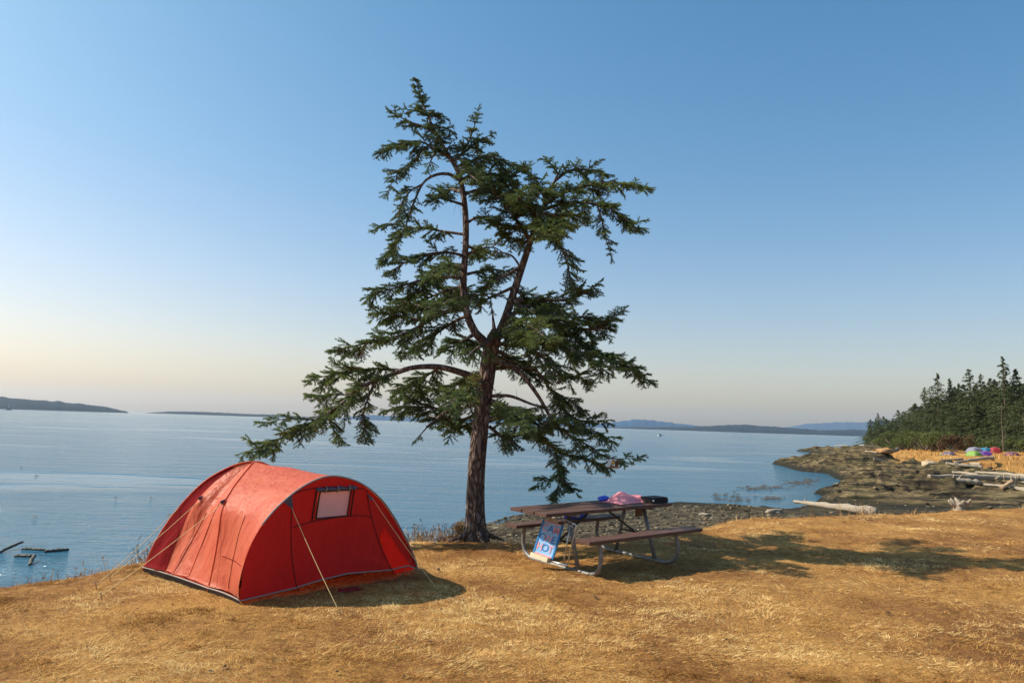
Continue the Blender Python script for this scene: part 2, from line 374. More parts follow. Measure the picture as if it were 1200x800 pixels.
def terrain(x, y):
    nx = fbm(x * .09, y * .09, 4, 3) * 4 + fbm(x * .5, y * .5, 3, 5) * .8
    near = sstep(60, 25, y)
    dc = sdist(x, y, COAST) + nx * (1 - .6 * near) * .22
    dg = sdist(x, y, GRASS) + fbm(x * 1.1, y * 1.1, 3, 8) * .25
    df = sdist(x, y, FARG) + fbm(x * .2, y * .2, 3, 9) * 3
    zr = SEA + np.where(dc > 0, (.9 - .62 * sstep(50, 45, y)) * (1 - np.exp(-np.maximum(dc, 0) / .7)) + .022 * np.minimum(dc, 40), .6 * np.maximum(dc, -12))
    rough = sstep(.1, 2.5, dc)
    wx = x + 2.5 * fbm(x * .15, y * .15, 3, 25); wy = y + 2.5 * fbm(x * .15, y * .15, 3, 26)
    rid = 1 - np.abs(fbm(wx * .08 + wy * .03, wy * .26 - wx * .04, 4, 12)) * 2.4
    q = (fbm(wx * .055, wy * .21, 4, 21) + .5) * 6; step = (np.floor(q) + sstep(.55, .95, q - np.floor(q))) / 6
    zr = zr + .78 * rough * ((rid - .55) * .85 + (step - .5) * 2.2 + fbm(x * .9, y * 1.6, 5, 15) * .65 + np.maximum(fbm(x * .5, y * 1.1, 3, 29), 0) * .7) * (1 - .86 * sstep(56, 46, y))
    lz = (zr - SEA + .06 * x * .3 + .25 * fbm(x * .12, y * .12, 3, 71)) / .42; fl = np.floor(lz)
    led = (fl + sstep(.45, .92, lz - fl)) * .42 + SEA - .06 * x * .3 - .25 * fbm(x * .12, y * .12, 3, 71)
    zr = np.where(dc > .2, zr * .25 + led * .75, zr)
    zf = -1.55 + .036 * np.clip(df, 0, 60) + .003 * np.maximum(df, 0) + fbm(x * .1, y * .1, 3, 17) * .5 + fbm(x * .8, y * .8, 2, 18) * .12
    t = sstep(-2.5, 1.5, df); z = zr * (1 - t) + zf * t
    zg = .015 * fbm(x * 2.2, y * 2.2, 3, 2) + .05 * fbm(x * .35, y * .35, 2, 4) + .018 * fbm(x * 9, y * 9, 2, 6)
    zg = zg - .22 * np.exp(-np.maximum(dg, 0) / .35)
    tg = sstep(-4.2, .05, dg); z = z * (1 - tg) + zg * tg
    return z, dc, dg, df, t, tg
def hz_at(x, y):
    return float(terrain(np.array([float(x)]), np.array([float(y)]))[0][0])
rad = np.concatenate([[0], np.geomspace(1.0, 900, 820)])
ang = np.concatenate([np.radians(np.linspace(-180, -46, 40, endpoint=False)), np.radians(np.linspace(-46, 46, 700, endpoint=False)), np.radians(np.linspace(46, 180, 41))])
A_, R_ = np.meshgrid(ang, rad)
X = (np.sin(A_) * R_).ravel(); Y = (np.cos(A_) * R_).ravel()
Z, dc, dg, df, tf, tg = terrain(X, Y)
nA, nR = len(ang), len(rad)
i0 = (np.arange(nR - 1)[:, None] * nA + np.arange(nA - 1)[None, :]).ravel()
F = np.stack([i0, i0 + nA, i0 + nA + 1, i0 + 1], 1)
zc = Z[F].max(1); F = F[zc > SEA - 2.5]          # drop deep seabed
grass_m = sstep(-.5, .0, dg)
me = np_mesh('ground', np.stack([X, Y, Z], 1), F, dict(grass=grass_m, farg=sstep(-.8, .8, df) * (1 - grass_m), wet=sstep(SEA + .75, SEA + .3, Z) * (1 - grass_m), pebble=sstep(46, 38, Y) * sstep(22, 12, X) * (1 - grass_m) * .9))
tag(link('ground', me, M['ground'], smooth=True), kind='structure')
# sea: one sheet out to the horizon
sx = np.array([-12800, -3000, -600, -120, 0, 120, 600, 3000, 12800.]); sy = np.array([-900, -100, 0, 60, 200, 800, 3000, 8000, 15900.])
gx, gy = np.meshgrid(sx, sy); ii = (np.arange(8)[:, None] * 9 + np.arange(8)[None, :]).ravel()
tag(link('sea', np_mesh('sea', np.stack([gx.ravel(), gy.ravel(), np.full(81, SEA)], 1), np.stack([ii, ii + 1, ii + 10, ii + 9], 1)), M['water']), kind='structure')
# sea floor under it so no view finds an edge
sf = MB(); sf.box((25600, 16700, .5), Matrix.Translation((0, 7500, -7.6))); tag(sf.build('sea_floor', M['ground']), kind='structure')

def hills(profile, dist, depth, mat, seed, rough=.12):
    """profile of (px, py) along the skyline, built as a solid ridge at a distance"""
    xs = []; hs = []
    for px, py in profile:
        p = P(px, py, dist); xs.append(p.x); hs.append(p.z - SEA)
    n = 260; x = np.linspace(xs[0], xs[-1], n); h = np.interp(x, xs, hs)
    h = h * (1 + rough * fbm(np.linspace(0, 60, n), np.full(n, seed * 1.3), 4, seed)) + np.abs(fbm(np.linspace(0, 240, n), np.full(n, 3.), 2, seed)) * dist * .0014 * sstep(0, 6, h)
    h = np.maximum(h, -1)
    prof = [(0, -.3), (.03, .28), (.15, .55), (.35, .82), (.5, 1), (.65, .9), (.85, .5), (1, -.3)]
    V = []; 
    for k, (u, q) in enumerate(prof):
        zz = SEA + np.where(q > 0, h * q * (1 + .18 * fbm(x * .01, np.full(n, u * 5), 3, seed + 2) * (q < 1)), -3)
        V.append(np.stack([x * (1 + (u - .5) * depth / dist), np.full(n, dist + (u - .5) * depth), zz], 1))
    V = np.concatenate(V); k = (np.arange(len(prof) - 1)[:, None] * n + np.arange(n - 1)[None, :]).ravel()
    tag(link('hills', np_mesh('hills', V, np.stack([k, k + 1, k + n + 1, k + n], 1)), mat, smooth=True), kind='structure')
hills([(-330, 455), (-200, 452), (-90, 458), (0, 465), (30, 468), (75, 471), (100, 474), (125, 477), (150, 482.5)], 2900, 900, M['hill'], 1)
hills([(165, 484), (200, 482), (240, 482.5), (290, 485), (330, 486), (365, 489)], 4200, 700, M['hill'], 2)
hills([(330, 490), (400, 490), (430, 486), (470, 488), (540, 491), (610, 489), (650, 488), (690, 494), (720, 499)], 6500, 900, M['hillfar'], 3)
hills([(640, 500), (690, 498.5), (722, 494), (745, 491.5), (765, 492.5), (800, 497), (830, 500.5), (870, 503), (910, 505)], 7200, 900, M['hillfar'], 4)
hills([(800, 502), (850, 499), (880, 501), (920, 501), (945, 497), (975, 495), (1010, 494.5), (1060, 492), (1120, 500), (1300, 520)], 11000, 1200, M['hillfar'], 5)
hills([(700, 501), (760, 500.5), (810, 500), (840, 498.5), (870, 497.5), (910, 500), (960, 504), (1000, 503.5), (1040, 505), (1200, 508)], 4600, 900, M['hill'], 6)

# ------------------------------------------------------------------ dry grass (nobody could count it)
def blades(name, n, rmin, rmax, power, hmin, hmax, wid, seed, edge=False, label=None):
    r_ = np.random.default_rng(seed)
    CL = 1 if edge else 11; nc = n // CL; n = nc * CL
    a = np.repeat(np.radians(r_.uniform(-50, 50, nc)), CL); u = np.repeat(r_.random(nc), CL)
    q = 1 - power; r = (rmin ** q + u * (rmax ** q - rmin ** q)) ** (1 / q)
    spread = .028 * (r / 6) ** .5 * (CL > 1); x = np.sin(a) * r + r_.normal(0, 1, n) * spread; y = np.cos(a) * r + r_.normal(0, 1, n) * spread
    cdir = np.repeat(r_.normal(0, 1.1, nc), CL); cup = np.repeat(r_.normal(0, .12, nc), CL); ctint = np.repeat(r_.normal(0, .13, nc), CL)
    z, dc, dg, df, t, tg = terrain(x, y)
    patch = fbm(x * .9, y * 1.3, 3, 30); patch2 = fbm(x * 3.1, y * 4.1, 3, 33)
    keep = (dg > -.12)
    if edge: keep &= (dg < .7) & (r_.random(n) < (.35 + patch2 * 1.2))
    else: keep &= r_.random(n) < np.clip(.78 + patch2 * 1.4 + patch * .9, .10, 1)
    x, y, z, dg, patch, patch2, r, cdir, cup, ctint = (k[keep] for k in (x, y, z, dg, patch, patch2, r, cdir, cup, ctint)); n = len(x)
    sc = (r / 6) ** .45
    L = r_.uniform(hmin, hmax, n) * sc * (1 + .6 * patch2); w = wid * sc * r_.uniform(.6, 1.4, n)
    flow = 2.6 * fbm(x * .7, y * .7, 2, 40) * math.pi + cdir + r_.normal(0, .38, n)
    up = np.clip(r_.normal(.24, .18, n) + cup + .5 * np.maximum(patch2 - .12, 0), .03, 1.2)
    if edge: up = r_.uniform(.5, 2.2, n)
    dx, dy = np.cos(flow), np.sin(flow); nn = np.sqrt(1 + up ** 2); dx, dy, dz = dx / nn, dy / nn, up / nn
    b = np.stack([x, y, z - .004], 1); d = np.stack([dx, dy, dz], 1); s = np.stack([-dy, dx, np.zeros(n)], 1); s /= np.linalg.norm(s, axis=1)[:, None]
    s[:, 2] = r_.uniform(-.7, .7, n)
    v0 = b - s * (w / 2)[:, None]; v1 = b + s * (w / 2)[:, None]; v2 = b + d * L[:, None]; v2[:, 2] -= L * .12
    V = np.stack([v0, v1, v2], 1).reshape(-1, 3); F = np.arange(3 * n).reshape(n, 3)
    gold = sstep(0, 9, x) * .12
    tint = np.clip(r_.beta(1.6, 1.6, n) * .80 + .06 + ctint + patch * 1.0 + gold - .1 * np.maximum(-patch2, 0), 0, 1)
    o = link(name, np_mesh(name, V, F, dict(tint=np.repeat(tint, 3))), M['straw'])
    tag(o, label, 'grass', kind='stuff'); return o
blades('dry_grass', 1250000, 3.2, 22, 1.65, .028, .078, .0030, 50, label='short dry golden brown grass matted over the bluff')
blades('edge_grass', 60000, 6, 24, 1.2, .05, .13, .004, 51, True, label='upright pale grass along the edge of the bluff')

def stalks(name, spots, seed, label):
    r_ = np.random.default_rng(seed); V = []; F = []; T = []
    for (px, py, wpx, n, h) in spots:
        for k in range(n):
            c = G(px + r_.normal(0, wpx), py + r_.uniform(-2, 3)); zz = hz_at(c.x, c.y)
            hh = h * r_.uniform(.35, 1.1); lean = r_.normal(0, .22, 2); tt = r_.random()
            base = np.array([c.x, c.y, zz - .03]); tip = base + np.array([lean[0] * hh, lean[1] * hh, hh])
            def quad(a, b, w):
                i = len(V); s = np.array([w, r_.uniform(-w, w), 0])
                V.extend([a - s, a + s, b + s * .6, b - s * .6]); F.append((i, i + 1, i + 2, i + 3)); T.extend([tt] * 4)
            quad(base, tip, .003)
            for j in range(r_.integers(2, 7)):
                f = r_.uniform(.35, 1); q = base + (tip - base) * f
                dd = np.array([r_.normal(0, 1), r_.normal(0, 1), abs(r_.normal(.7, .5))]); dd /= np.linalg.norm(dd)
                e = q + dd * hh * r_.uniform(.08, .22); quad(q, e, .0022)
                if r_.random() < .6:
                    for _ in range(3):
                        dd2 = r_.normal(0, 1, 3); quad(e, e + dd2 / np.linalg.norm(dd2) * .016, .006)
    tag(link(name, np_mesh(name, np.array(V), np.array(F), dict(tint=np.array(T))), M['weed']), label, 'weeds', kind='stuff')
stalks('dry_weeds', [(90, 658, 20, 20, .2), (185, 644, 12, 46, .34), (205, 643, 26, 70, .26), (245, 640, 30, 60, .2), (320, 632, 14, 50, .52), (300, 634, 10, 30, .42),
                     (495, 625, 10, 60, .34), (520, 625, 14, 90, .3), (480, 627, 8, 30, .3), (555, 627, 22, 110, .26), (990, 598, 30, 40, .3), (1010, 599, 12, 30, .34), (640, 627, 30, 20, .12), (850, 604, 20, 16, .15)],
       60, 'brown dry weed stalks standing along the bluff edge')

# ------------------------------------------------------------------ leaf cloud helper
def leaf_cloud(cs, rs, n, size, r_, flat=.8):
    """small leaf faces spread through lumpy volumes -> V, F, tint"""
    cs = np.array(cs); rs = np.array(rs); wts = (rs ** 2).mean(1) if rs.ndim == 2 else rs ** 2
    k = r_.choice(len(cs), n, p=wts / wts.sum()); d = r_.normal(0, 1, (n, 3)); d /= np.linalg.norm(d, axis=1)[:, None]
    rr = r_.random(n) ** .45; R3 = rs[k] if rs.ndim == 2 else np.repeat(rs[k][:, None], 3, 1)
    c = cs[k] + d * rr[:, None] * R3
    u = r_.normal(0, 1, (n, 3)); u /= np.linalg.norm(u, axis=1)[:, None]; w = np.cross(u, r_.normal(0, 1, (n, 3))); w /= np.linalg.norm(w, axis=1)[:, None]
    s = size * r_.uniform(.5, 1.4, n)[:, None]
    V = np.stack([c - u * s, c - w * s * .45, c + u * s, c + w * s * .45], 1).reshape(-1, 3); F = np.arange(4 * n).reshape(n, 4)
    tint = np.clip(r_.normal(.45, .2, n) + .12 * r_.normal(0, 1, len(cs))[k], 0, 1)
    return V, F, np.repeat(tint, 4)

# low dark bush at the foot of the fir
def bush(name, base, h, w, n, size, mat, seed, label, cat='bush', group=None, lobes=7):
    r_ = np.random.default_rng(seed); root = empty(name, base); tag(root, label, cat, group)
    cs = [(r_.normal(0, w * .28), r_.normal(0, w * .28), h * r_.uniform(.35, .75)) for _ in range(lobes)]; rs = [(w * r_.uniform(.2, .36), w * r_.uniform(.2, .36), h * r_.uniform(.2, .34)) for _ in range(lobes)]
    V, F, T = leaf_cloud(cs, rs, n, size, r_); link('foliage', np_mesh('foliage', V, F, dict(tint=T)), mat, root)
    st = MB()
    for c in cs: st.tube([(0, 0, -.05), (c[0] * .5, c[1] * .5, c[2] * .5), c], [w * .03, w * .02, w * .01], 5)
    st.build('stem', M['limb'], root, True); return root
b0 = G(541, 627); bush('dry_bush', (b0.x, b0.y + .05, -.06), .34, .34, 1500, .012, M['weed'], 70, 'small dark dried bush just left of the fir trunk')

# ------------------------------------------------------------------ the fir
TY = G(557, 628).y
fir = empty('fir_tree', (G(557, 628).x, TY, 0)); tag(fir, 'windswept fir with a forked trunk standing between the red tent and the picnic table', 'tree')
FO = Vector(fir.location)
def lp(px, py, dy=0.0): return P(px, py, TY + dy) - FO
def limb_pts(pl, n=6):
    """pl: (px, py, dy, r_px) -> smooth local points and radii"""
    q = [(*lp(a, b, c), r / FPX * (TY + c)) for a, b, c, r in pl]
    s = spline(q, n); return [Vector(v[:3]) for v in s], [max(float(v[3]), .004) for v in s]
def rough_tube(pts, rs, n, amp, seed, flare=0):
    """tapered limb with fissured, uneven skin"""
    V = []; t0 = (pts[1] - pts[0]).normalized(); a = t0.cross(Vector((0, 1, 0))).normalized(); s = 0
    for i, p in enumerate(pts):
        t = (pts[min(i + 1, len(pts) - 1)] - pts[max(i - 1, 0)]).normalized(); a = (a - t * a.dot(t)).normalized(); b = t.cross(a)
        if i: s += (pts[i] - pts[i - 1]).length
        k = np.arange(n); th = 2 * math.pi * k / n
        nz = fbm(np.cos(th) * 3.2 + seed + s * .6, np.sin(th) * 3.2 + s * .9, 3, seed) + .6 * np.abs(fbm(np.cos(th) * 7 + seed, np.sin(th) * 7 + s * 1.3, 2, seed + 3))
        R = rs[i] * (1 + amp * nz)
        if flare: R = R * (1 + flare * np.exp(-s / .14) * (1 + .7 * np.sin(th * 3 + 1) ** 2))
        for j in range(n): V.append(p + (a * math.cos(th[j]) + b * math.sin(th[j])) * float(R[j]))
    F = [(i * n + k, i * n + (k + 1) % n, (i + 1) * n + (k + 1) % n, (i + 1) * n + k) for i in range(len(pts) - 1) for k in range(n)]
    V.append(pts[-1] + (pts[-1] - pts[-2]) * .3); F2 = [((len(pts) - 1) * n + k, (len(pts) - 1) * n + (k + 1) % n, len(V) - 1) for k in range(n)]
    return V, F + F2
tm = MB(); 
tp, tr = limb_pts([(557, 634, 0, 10.5), (557, 618, 0, 10.6), (557, 580, 0, 10), (559, 540, 0, 9.8), (563, 500, 0, 9.6), (568, 460, 0, 9.2), (573, 425, 0, 9.2), (577, 402, 0, 8.2), (580, 386, 0, 3.6)], 14)
tm.add(*rough_tube(tp, tr, 56, .16, 3, .35))
LS = [(574, 420, 0, 5), (568, 402, 0, 6.8), (556, 388, -.03, 6), (547, 366, -.05, 5.6), (543, 335, -.05, 5.2), (545, 300, -.02, 4.8), (546, 265, 0, 4.6), (543, 228, 0, 4), (536, 200, .02, 3.6), (522, 176, .04, 2.8), (508, 150, .05, 2.0), (496, 122, .05, 1.4), (487, 92, .05, .5)]
RSM = [(576, 420, 0, 5), (582, 398, .03, 6.6), (592, 373, .08, 6), (602, 343, .12, 5.4), (612, 312, .15, 5), (620, 288, .16, 4.4), (629, 260, .18, 3.6), (641, 232, .2, 2.8), (652, 208, .2, 1.8), (660, 192, .2, .7)]
for k, st in enumerate((LS, RSM)):
    a, b = limb_pts([(p_, q_, d_, w_ * .78) for p_, q_, d_, w_ in st], 8); tm.add(*rough_tube(a, b, 22, .14, 5 + k))
a, b = limb_pts([(580, 392, .02, 3), (578, 376, .02, 1.6), (577, 362, .03, .5)], 5); tm.add(*rough_tube(a, b, 10, .2, 8))
# roots
for an in (-2.6, -1.2, .2, 1.4, 2.7):
    d = Vector((math.cos(an), math.sin(an), 0)); tm.add(*rough_tube([d * .08 + Vector((0, 0, .12)), d * .2 + Vector((0, 0, .02)), d * .42 + Vector((0, 0, -.05))], [.07, .045, .015], 10, .2, 9))
tm.build('trunk', M['bark'], fir, True)

# limbs: (points (px, py, dy, r), foliage start fraction, twig length m, density)
LIMBS = [
 ([(566, 446, 0, 4.5), (545, 438, -.1, 4.2), (515, 430, -.25, 3.6), (482, 431, -.4, 3), (455, 440, -.5, 2.5)], 1.2, .3, 1),
 ([(482, 431, -.4, 2.6), (450, 442, -.5, 2.3), (420, 455, -.6, 1.9), (398, 474, -.7, 1.6), (370, 492, -.8, 1.4), (340, 508, -.85, 1.1), (310, 522, -.9, .8), (286, 530, -.9, .4)], .08, .30, 1.15),
 ([(470, 434, -.4, 2), (440, 432, -.2, 1.6), (410, 436, 0, 1.2), (385, 440, .1, .8), (364, 444, .1, .4)], .1, .30, 1.3),
 ([(440, 446, -.5, 1.6), (430, 470, -.6, 1.2), (425, 492, -.65, .8), (432, 512, -.7, .4)], .15, .24, 1),
 ([(398, 474, -.7, 1.2), (385, 488, -.5, .9), (392, 505, -.4, .6), (402, 516, -.4, .3)], .1, .2, 1),
 ([(370, 492, -.8, 1.1), (345, 490, -.9, .8), (325, 492, -1, .5), (312, 496, -1, .3)], .1, .2, 1),
 ([(568, 458, 0, 2.4), (545, 468, -.15, 2), (520, 484, -.3, 1.6), (505, 496, -.4, 1.1), (490, 512, -.5, .5)], .96, .1, .4),
 ([(566, 470, 0, 2), (540, 478, .3, 1.6), (510, 478, .5, 1.1), (480, 476, .7, .8), (455, 480, .8, .4)], .25, .28, 1.1),
 ([(568, 440, .05, 2.4), (548, 445, .4, 1.8), (520, 455, .8, 1.2), (490, 460, 1.2, .8), (466, 466, 1.4, .4)], .2, .3, 1.0),
 ([(566, 480, .05, 2), (540, 492, .5, 1.4), (515, 490, .9, 1), (495, 487, 1.2, .4)], .2, .24, 1),
 # left stem limbs
 ([(546, 362, -.05, 3.4), (528, 364, -.1, 3), (508, 372, -.2, 2.4), (488, 384, -.3, 1.9), (460, 396, -.4, 1.4), (425, 403, -.5, 1), (392, 410, -.5, .5)], .22, .30, 1.2),
 ([(500, 376, -.2, 1.8), (478, 372, -.1, 1.4), (455, 368, 0, 1), (438, 364, 0, .4)], .1, .26, 1.1),
 ([(547, 370, 0, 2.2), (530, 378, .3, 1.6), (510, 392, .6, 1.2), (488, 408, .8, .8), (470, 414, 1, .4)], .15, .28, 1.1),
 ([(544, 325, -.05, 2.4), (520, 325, -.15, 2), (495, 328, -.25, 1.6), (468, 336, -.35, 1.2), (445, 343, -.4, .8), (430, 348, -.4, .4)], .22, .28, 1.15),
 ([(544, 335, .05, 2), (525, 340, .3, 1.6), (500, 350, .6, 1.2), (478, 362, .8, .5)], .2, .28, 1),
 ([(545, 300, 0, 2), (525, 296, -.15, 1.7), (500, 298, -.3, 1.4), (478, 306, -.4, 1), (458, 318, -.5, .5)], .15, .26, 1.1),
 ([(546, 275, 0, 1.9), (525, 272, .1, 1.6), (500, 268, .2, 1.2), (475, 266, .3, .9), (455, 262, .35, .5), (444, 268, .4, .3)], .2, .22, 1.05),
 ([(540, 212, 0, 2.3), (525, 204, -.1, 2), (508, 206, -.15, 1.7), (495, 216, -.2, 1.4), (484, 240, -.25, 1.2), (474, 268, -.3, .9), (462, 292, -.35, .5)], .5, .2, .7),
 ([(495, 216, -.2, 1.3), (480, 225, -.3, 1), (470, 240, -.35, .7), (466, 256, -.4, .4)], .1, .2, .9),
 ([(474, 268, -.3, 1), (462, 285, -.3, .8), (452, 305, -.3, .4)], .1, .22, 1.1),
 ([(543, 240, 0, 1.8), (530, 236, -.2, 1.4), (515, 232, -.3, 1), (505, 236, -.35, .4)], .4, .2, .9),
 ([(528, 186, .02, 1.8), (512, 176, -.1, 1.5), (492, 166, -.2, 1.2), (470, 168, -.3, .8), (448, 176, -.35, .4)], .15, .24, 1.2),
 ([(505, 168, -.1, 1.2), (492, 180, -.15, 1), (478, 196, -.2, .7), (462, 208, -.25, .5), (456, 224, -.3, .3)], .1, .2, 1.1),
 ([(512, 158, .04, 1.3), (495, 148, -.1, 1.1), (478, 142, -.2, .8), (460, 132, -.25, .4)], .1, .19, 1.1),
 ([(500, 134, .05, 1), (486, 130, 0, .8), (474, 128, 0, .4)], .1, .14, 1.1),
 ([(500, 132, .05, 1), (512, 134, 0, .8), (520, 138, 0, .4)], .1, .14, 1.1),
 ([(508, 150, .05, 1.2), (522, 150, .1, .8), (530, 156, .1, .4)], .1, .15, 1.1),
 ([(518, 170, .05, 1.3), (508, 182, .2, 1), (502, 196, .3, .5)], .1, .2, 1.1),
 ([(530, 190, .02, 1.8), (545, 178, .1, 1.4), (560, 166, .15, 1), (575, 158, .2, .5)], .15, .22, 1.1),
 ([(540, 182, .08, 1.2), (550, 164, .1, .9), (556, 148, .12, .6), (560, 132, .12, .25)], .15, .13, 1.0),
 ([(534, 196, .02, 1.9), (555, 188, .1, 1.6), (575, 184, .2, 1.2), (592, 190, .25, .5)], .1, .26, 1.3),
 ([(540, 210, .02, 2), (560, 205, .15, 1.6), (582, 206, .3, 1.2), (604, 214, .4, .6)], .1, .28, 1.3),
 ([(543, 228, .02, 1.8), (562, 222, .3, 1.4), (585, 226, .5, 1), (602, 240, .6, .5)], .2, .26, 1.1),
 ([(546, 262, .02, 1.8), (562, 254, .15, 1.4), (580, 262, .3, 1), (592, 276, .3, .4)], .3, .22, .9),
 ([(545, 300, .02, 1.8), (560, 292, .1, 1.4), (578, 290, .2, .8), (590, 296, .25, .4)], .2, .2, 1),
 ([(544, 322, .02, 2), (562, 318, .1, 1.6), (582, 316, .2, 1.1), (600, 320, .25, .5)], .2, .22, 1.2),
 ([(545, 345, .0, 1.8), (558, 346, .3, 1.4), (575, 344, .6, .8), (588, 348, .7, .4)], .3, .2, .8),
 # right stem limbs
 ([(613, 310, .15, 2.4), (598, 320, .05, 2), (580, 328, -.05, 1.6), (562, 340, -.1, 1.1), (550, 352, -.15, .5)], .35, .22, .9),
 ([(605, 335, .12, 2.2), (590, 342, .1, 1.8), (572, 350, .05, 1.3), (556, 360, 0, .6)], .5, .2, .8),
 ([(611, 315, .15, 1.4), (600, 300, .1, 1.1), (585, 296, .05, .7), (572, 302, 0, .3)], .8, .1, .5),
 ([(622, 282, .16, 2.6), (608, 262, .05, 2.2), (592, 240, -.1, 1.7), (575, 222, -.2, 1.2), (558, 210, -.25, .6)], .1, .28, 1.45),
 ([(630, 258, .18, 2.2), (612, 240, .3, 1.7), (596, 220, .5, 1.2), (585, 200, .6, .6)], .1, .28, 1.3),
 ([(628, 264, .18, 2.2), (606, 266, .2, 1.8), (584, 262, .1, 1.4), (566, 256, 0, .6)], .1, .24, 1.3),
 ([(622, 282, .16, 2), (640, 276, -.1, 1.7), (655, 285, -.2, 1.3), (664, 305, -.25, 1), (668, 330, -.3, .6), (672, 346, -.3, .3)], .1, .22, 1.1),
 ([(638, 240, .2, 2.6), (660, 226, .1, 2.3), (685, 218, 0, 1.9), (712, 214, -.1, 1.4), (735, 216, -.15, .9), (756, 220, -.2, .4)], .08, .26, 1.4),
 ([(650, 212, .2, 1.8), (668, 200, .2, 1.5), (690, 199, .15, 1.1), (712, 204, .1, .5)], .1, .22, 1.25),
 ([(640, 236, .2, 2), (630, 215, .3, 1.6), (618, 200, .4, 1.1), (606, 194, .5, .5)], .1, .24, 1.25),
 ([(655, 205, .2, 1.3), (648, 196, .1, 1), (642, 188, .1, .5)], .1, .18, 1.1),
 ([(636, 246, .2, 2.2), (662, 238, -.15, 1.9), (690, 238, -.35, 1.5), (715, 244, -.5, 1), (735, 258, -.6, .6), (747, 268, -.6, .3)], .08, .26, 1.3),
 ([(700, 240, -.4, 1.1), (706, 260, -.4, .9), (710, 280, -.4, .6), (716, 298, -.4, .3)], .1, .17, .9),
 ([(634, 250, .2, 2.2), (650, 252, .5, 1.8), (672, 252, .9, 1.3), (690, 258, 1.1, .6)], .1, .26, 1.2),
 ([(632, 256, .18, 2), (622, 246, -.3, 1.7), (612, 236, -.7, 1.2), (606, 230, -1, .6)], .2, .26, 1.25),
 ([(632, 256, .18, 2), (640, 262, -.3, 1.7), (648, 262, -.6, 1.2), (660, 264, -.9, .6)], .2, .26, 1.2),
 ([(645, 220, .2, 1.7), (640, 222, -.2, 1.4), (634, 226, -.5, 1), (628, 232, -.7, .5)], .1, .24, 1.2),
 ([(626, 272, .18, 1.8), (614, 285, .3, 1.4), (600, 280, .5, 1), (592, 284, .6, .4)], .1, .22, 1.2),
 # mid right mass
 ([(592, 373, .08, 3.2), (612, 362, .05, 2.8), (635, 352, 0, 2.2), (658, 352, -.05, 1.6), (680, 346, -.1, 1.1), (700, 332, -.1, .4)], .25, .26, 1.15),
 ([(590, 380, .08, 3), (615, 374, .1, 2.6), (645, 376, .1, 2.1), (675, 384, .1, 1.7), (705, 384, .1, 1.2), (729, 364, .1, .4)], .25, .3, 1.3),
 ([(645, 376, .1, 1.8), (675, 396, 0, 1.6), (700, 412, -.1, 1.3), (725, 424, -.2, 1), (745, 434, -.2, .7), (762, 448, -.2, .3)], .05, .26, 1.3),
 ([(586, 390, .08, 2.8), (612, 392, -.1, 2.4), (640, 396, -.3, 2), (668, 408, -.45, 1.6), (695, 424, -.6, 1.1), (712, 436, -.7, .5)], .2, .3, 1.4),
 ([(586, 392, .08, 2.4), (605, 398, .5, 2), (635, 402, .9, 1.5), (665, 400, 1.3, 1), (690, 402, 1.5, .5)], .2, .3, 1.2),
 ([(600, 350, .12, 2), (622, 366, -.3, 1.6), (645, 368, -.6, 1.2), (668, 372, -.8, .5)], .3, .26, 1.2),
 ([(660, 382, .1, 1.5), (680, 372, .2, 1.2), (700, 376, .3, .8), (716, 384, .3, .4)], .1, .24, 1.2),
 ([(612, 392, -.1, 2), (628, 412, -.3, 1.7), (648, 428, -.45, 1.3), (670, 440, -.55, .9), (690, 446, -.6, .4)], .15, .28, 1.3),
 ([(725, 424, -.2, .8), (738, 430, -.1, .6), (748, 442, -.1, .3)], .1, .2, 1.1),
 ([(578, 396, -.08, 2.4), (590, 392, -.3, 2), (604, 394, -.5, 1.4), (618, 402, -.7, .6)], .2, .24, 1.1),
 ([(580, 400, .1, 2.2), (596, 404, .4, 1.8), (612, 400, .7, 1.2), (622, 404, .9, .5)], .2, .24, 1.1),
 # lower right
 ([(580, 424, 0, 3.2), (602, 430, -.1, 2.9), (616, 444, -.15, 2.5), (632, 466, -.2, 2.2), (645, 488, -.25, 1.8), (660, 505, -.3, 1.4), (690, 522, -.35, 1), (712, 536, -.38, .6), (746, 537, -.4, .35)], .62, .22, 1.0),
 ([(580, 432, .05, 2.2), (605, 430, .2, 1.9), (628, 434, .3, 1.6), (642, 452, .35, 1.3), (660, 478, .4, 1), (680, 492, .4, .7), (710, 492, .4, .35)], .5, .24, 1.1),
 ([(576, 464, 0, 2.2), (598, 464, -.1, 1.8), (625, 474, -.2, 1.3), (640, 476, -.3, .7)], .8, .14, .7),
 ([(572, 492, 0, 3.6), (590, 488, -.05, 3.2), (612, 496, -.1, 2.8), (632, 510, -.15, 2.4), (650, 526, -.2, 1.9), (668, 534, -.25, 1.4), (692, 540, -.3, .9), (712, 548, -.35, .4)], .2, .24, 1.15),
 ([(574, 500, 0, 2.2), (590, 512, .3, 1.8), (606, 510, .6, 1.2), (624, 512, .8, .6)], .2, .24, 1.1),
 ([(650, 526, -.2, 1.5), (654, 545, -.22, 1.2), (656, 562, -.24, .8), (652, 580, -.25, .4)], .1, .24, 1.2),
 ([(655, 556, -.24, .9), (642, 562, -.2, .7), (628, 568, -.2, .3)], .05, .16, 1),
 ([(655, 560, -.24, .9), (666, 568, -.3, .7), (674, 576, -.3, .3)], .05, .16, 1),
 ([(660, 505, -.3, 1.2), (680, 505, -.2, .9), (700, 506, -.1, .6), (716, 516, -.1, .3)], .05, .24, 1.25),
 ([(640, 452, .35, 1.2), (655, 462, .5, 1), (672, 472, .6, .7), (684, 484, .6, .3)], .05, .24, 1.2),
 ([(660, 478, .4, 1.1), (645, 492, .5, .9), (632, 502, .6, .6), (620, 510, .6, .3)], .1, .24, 1.1),
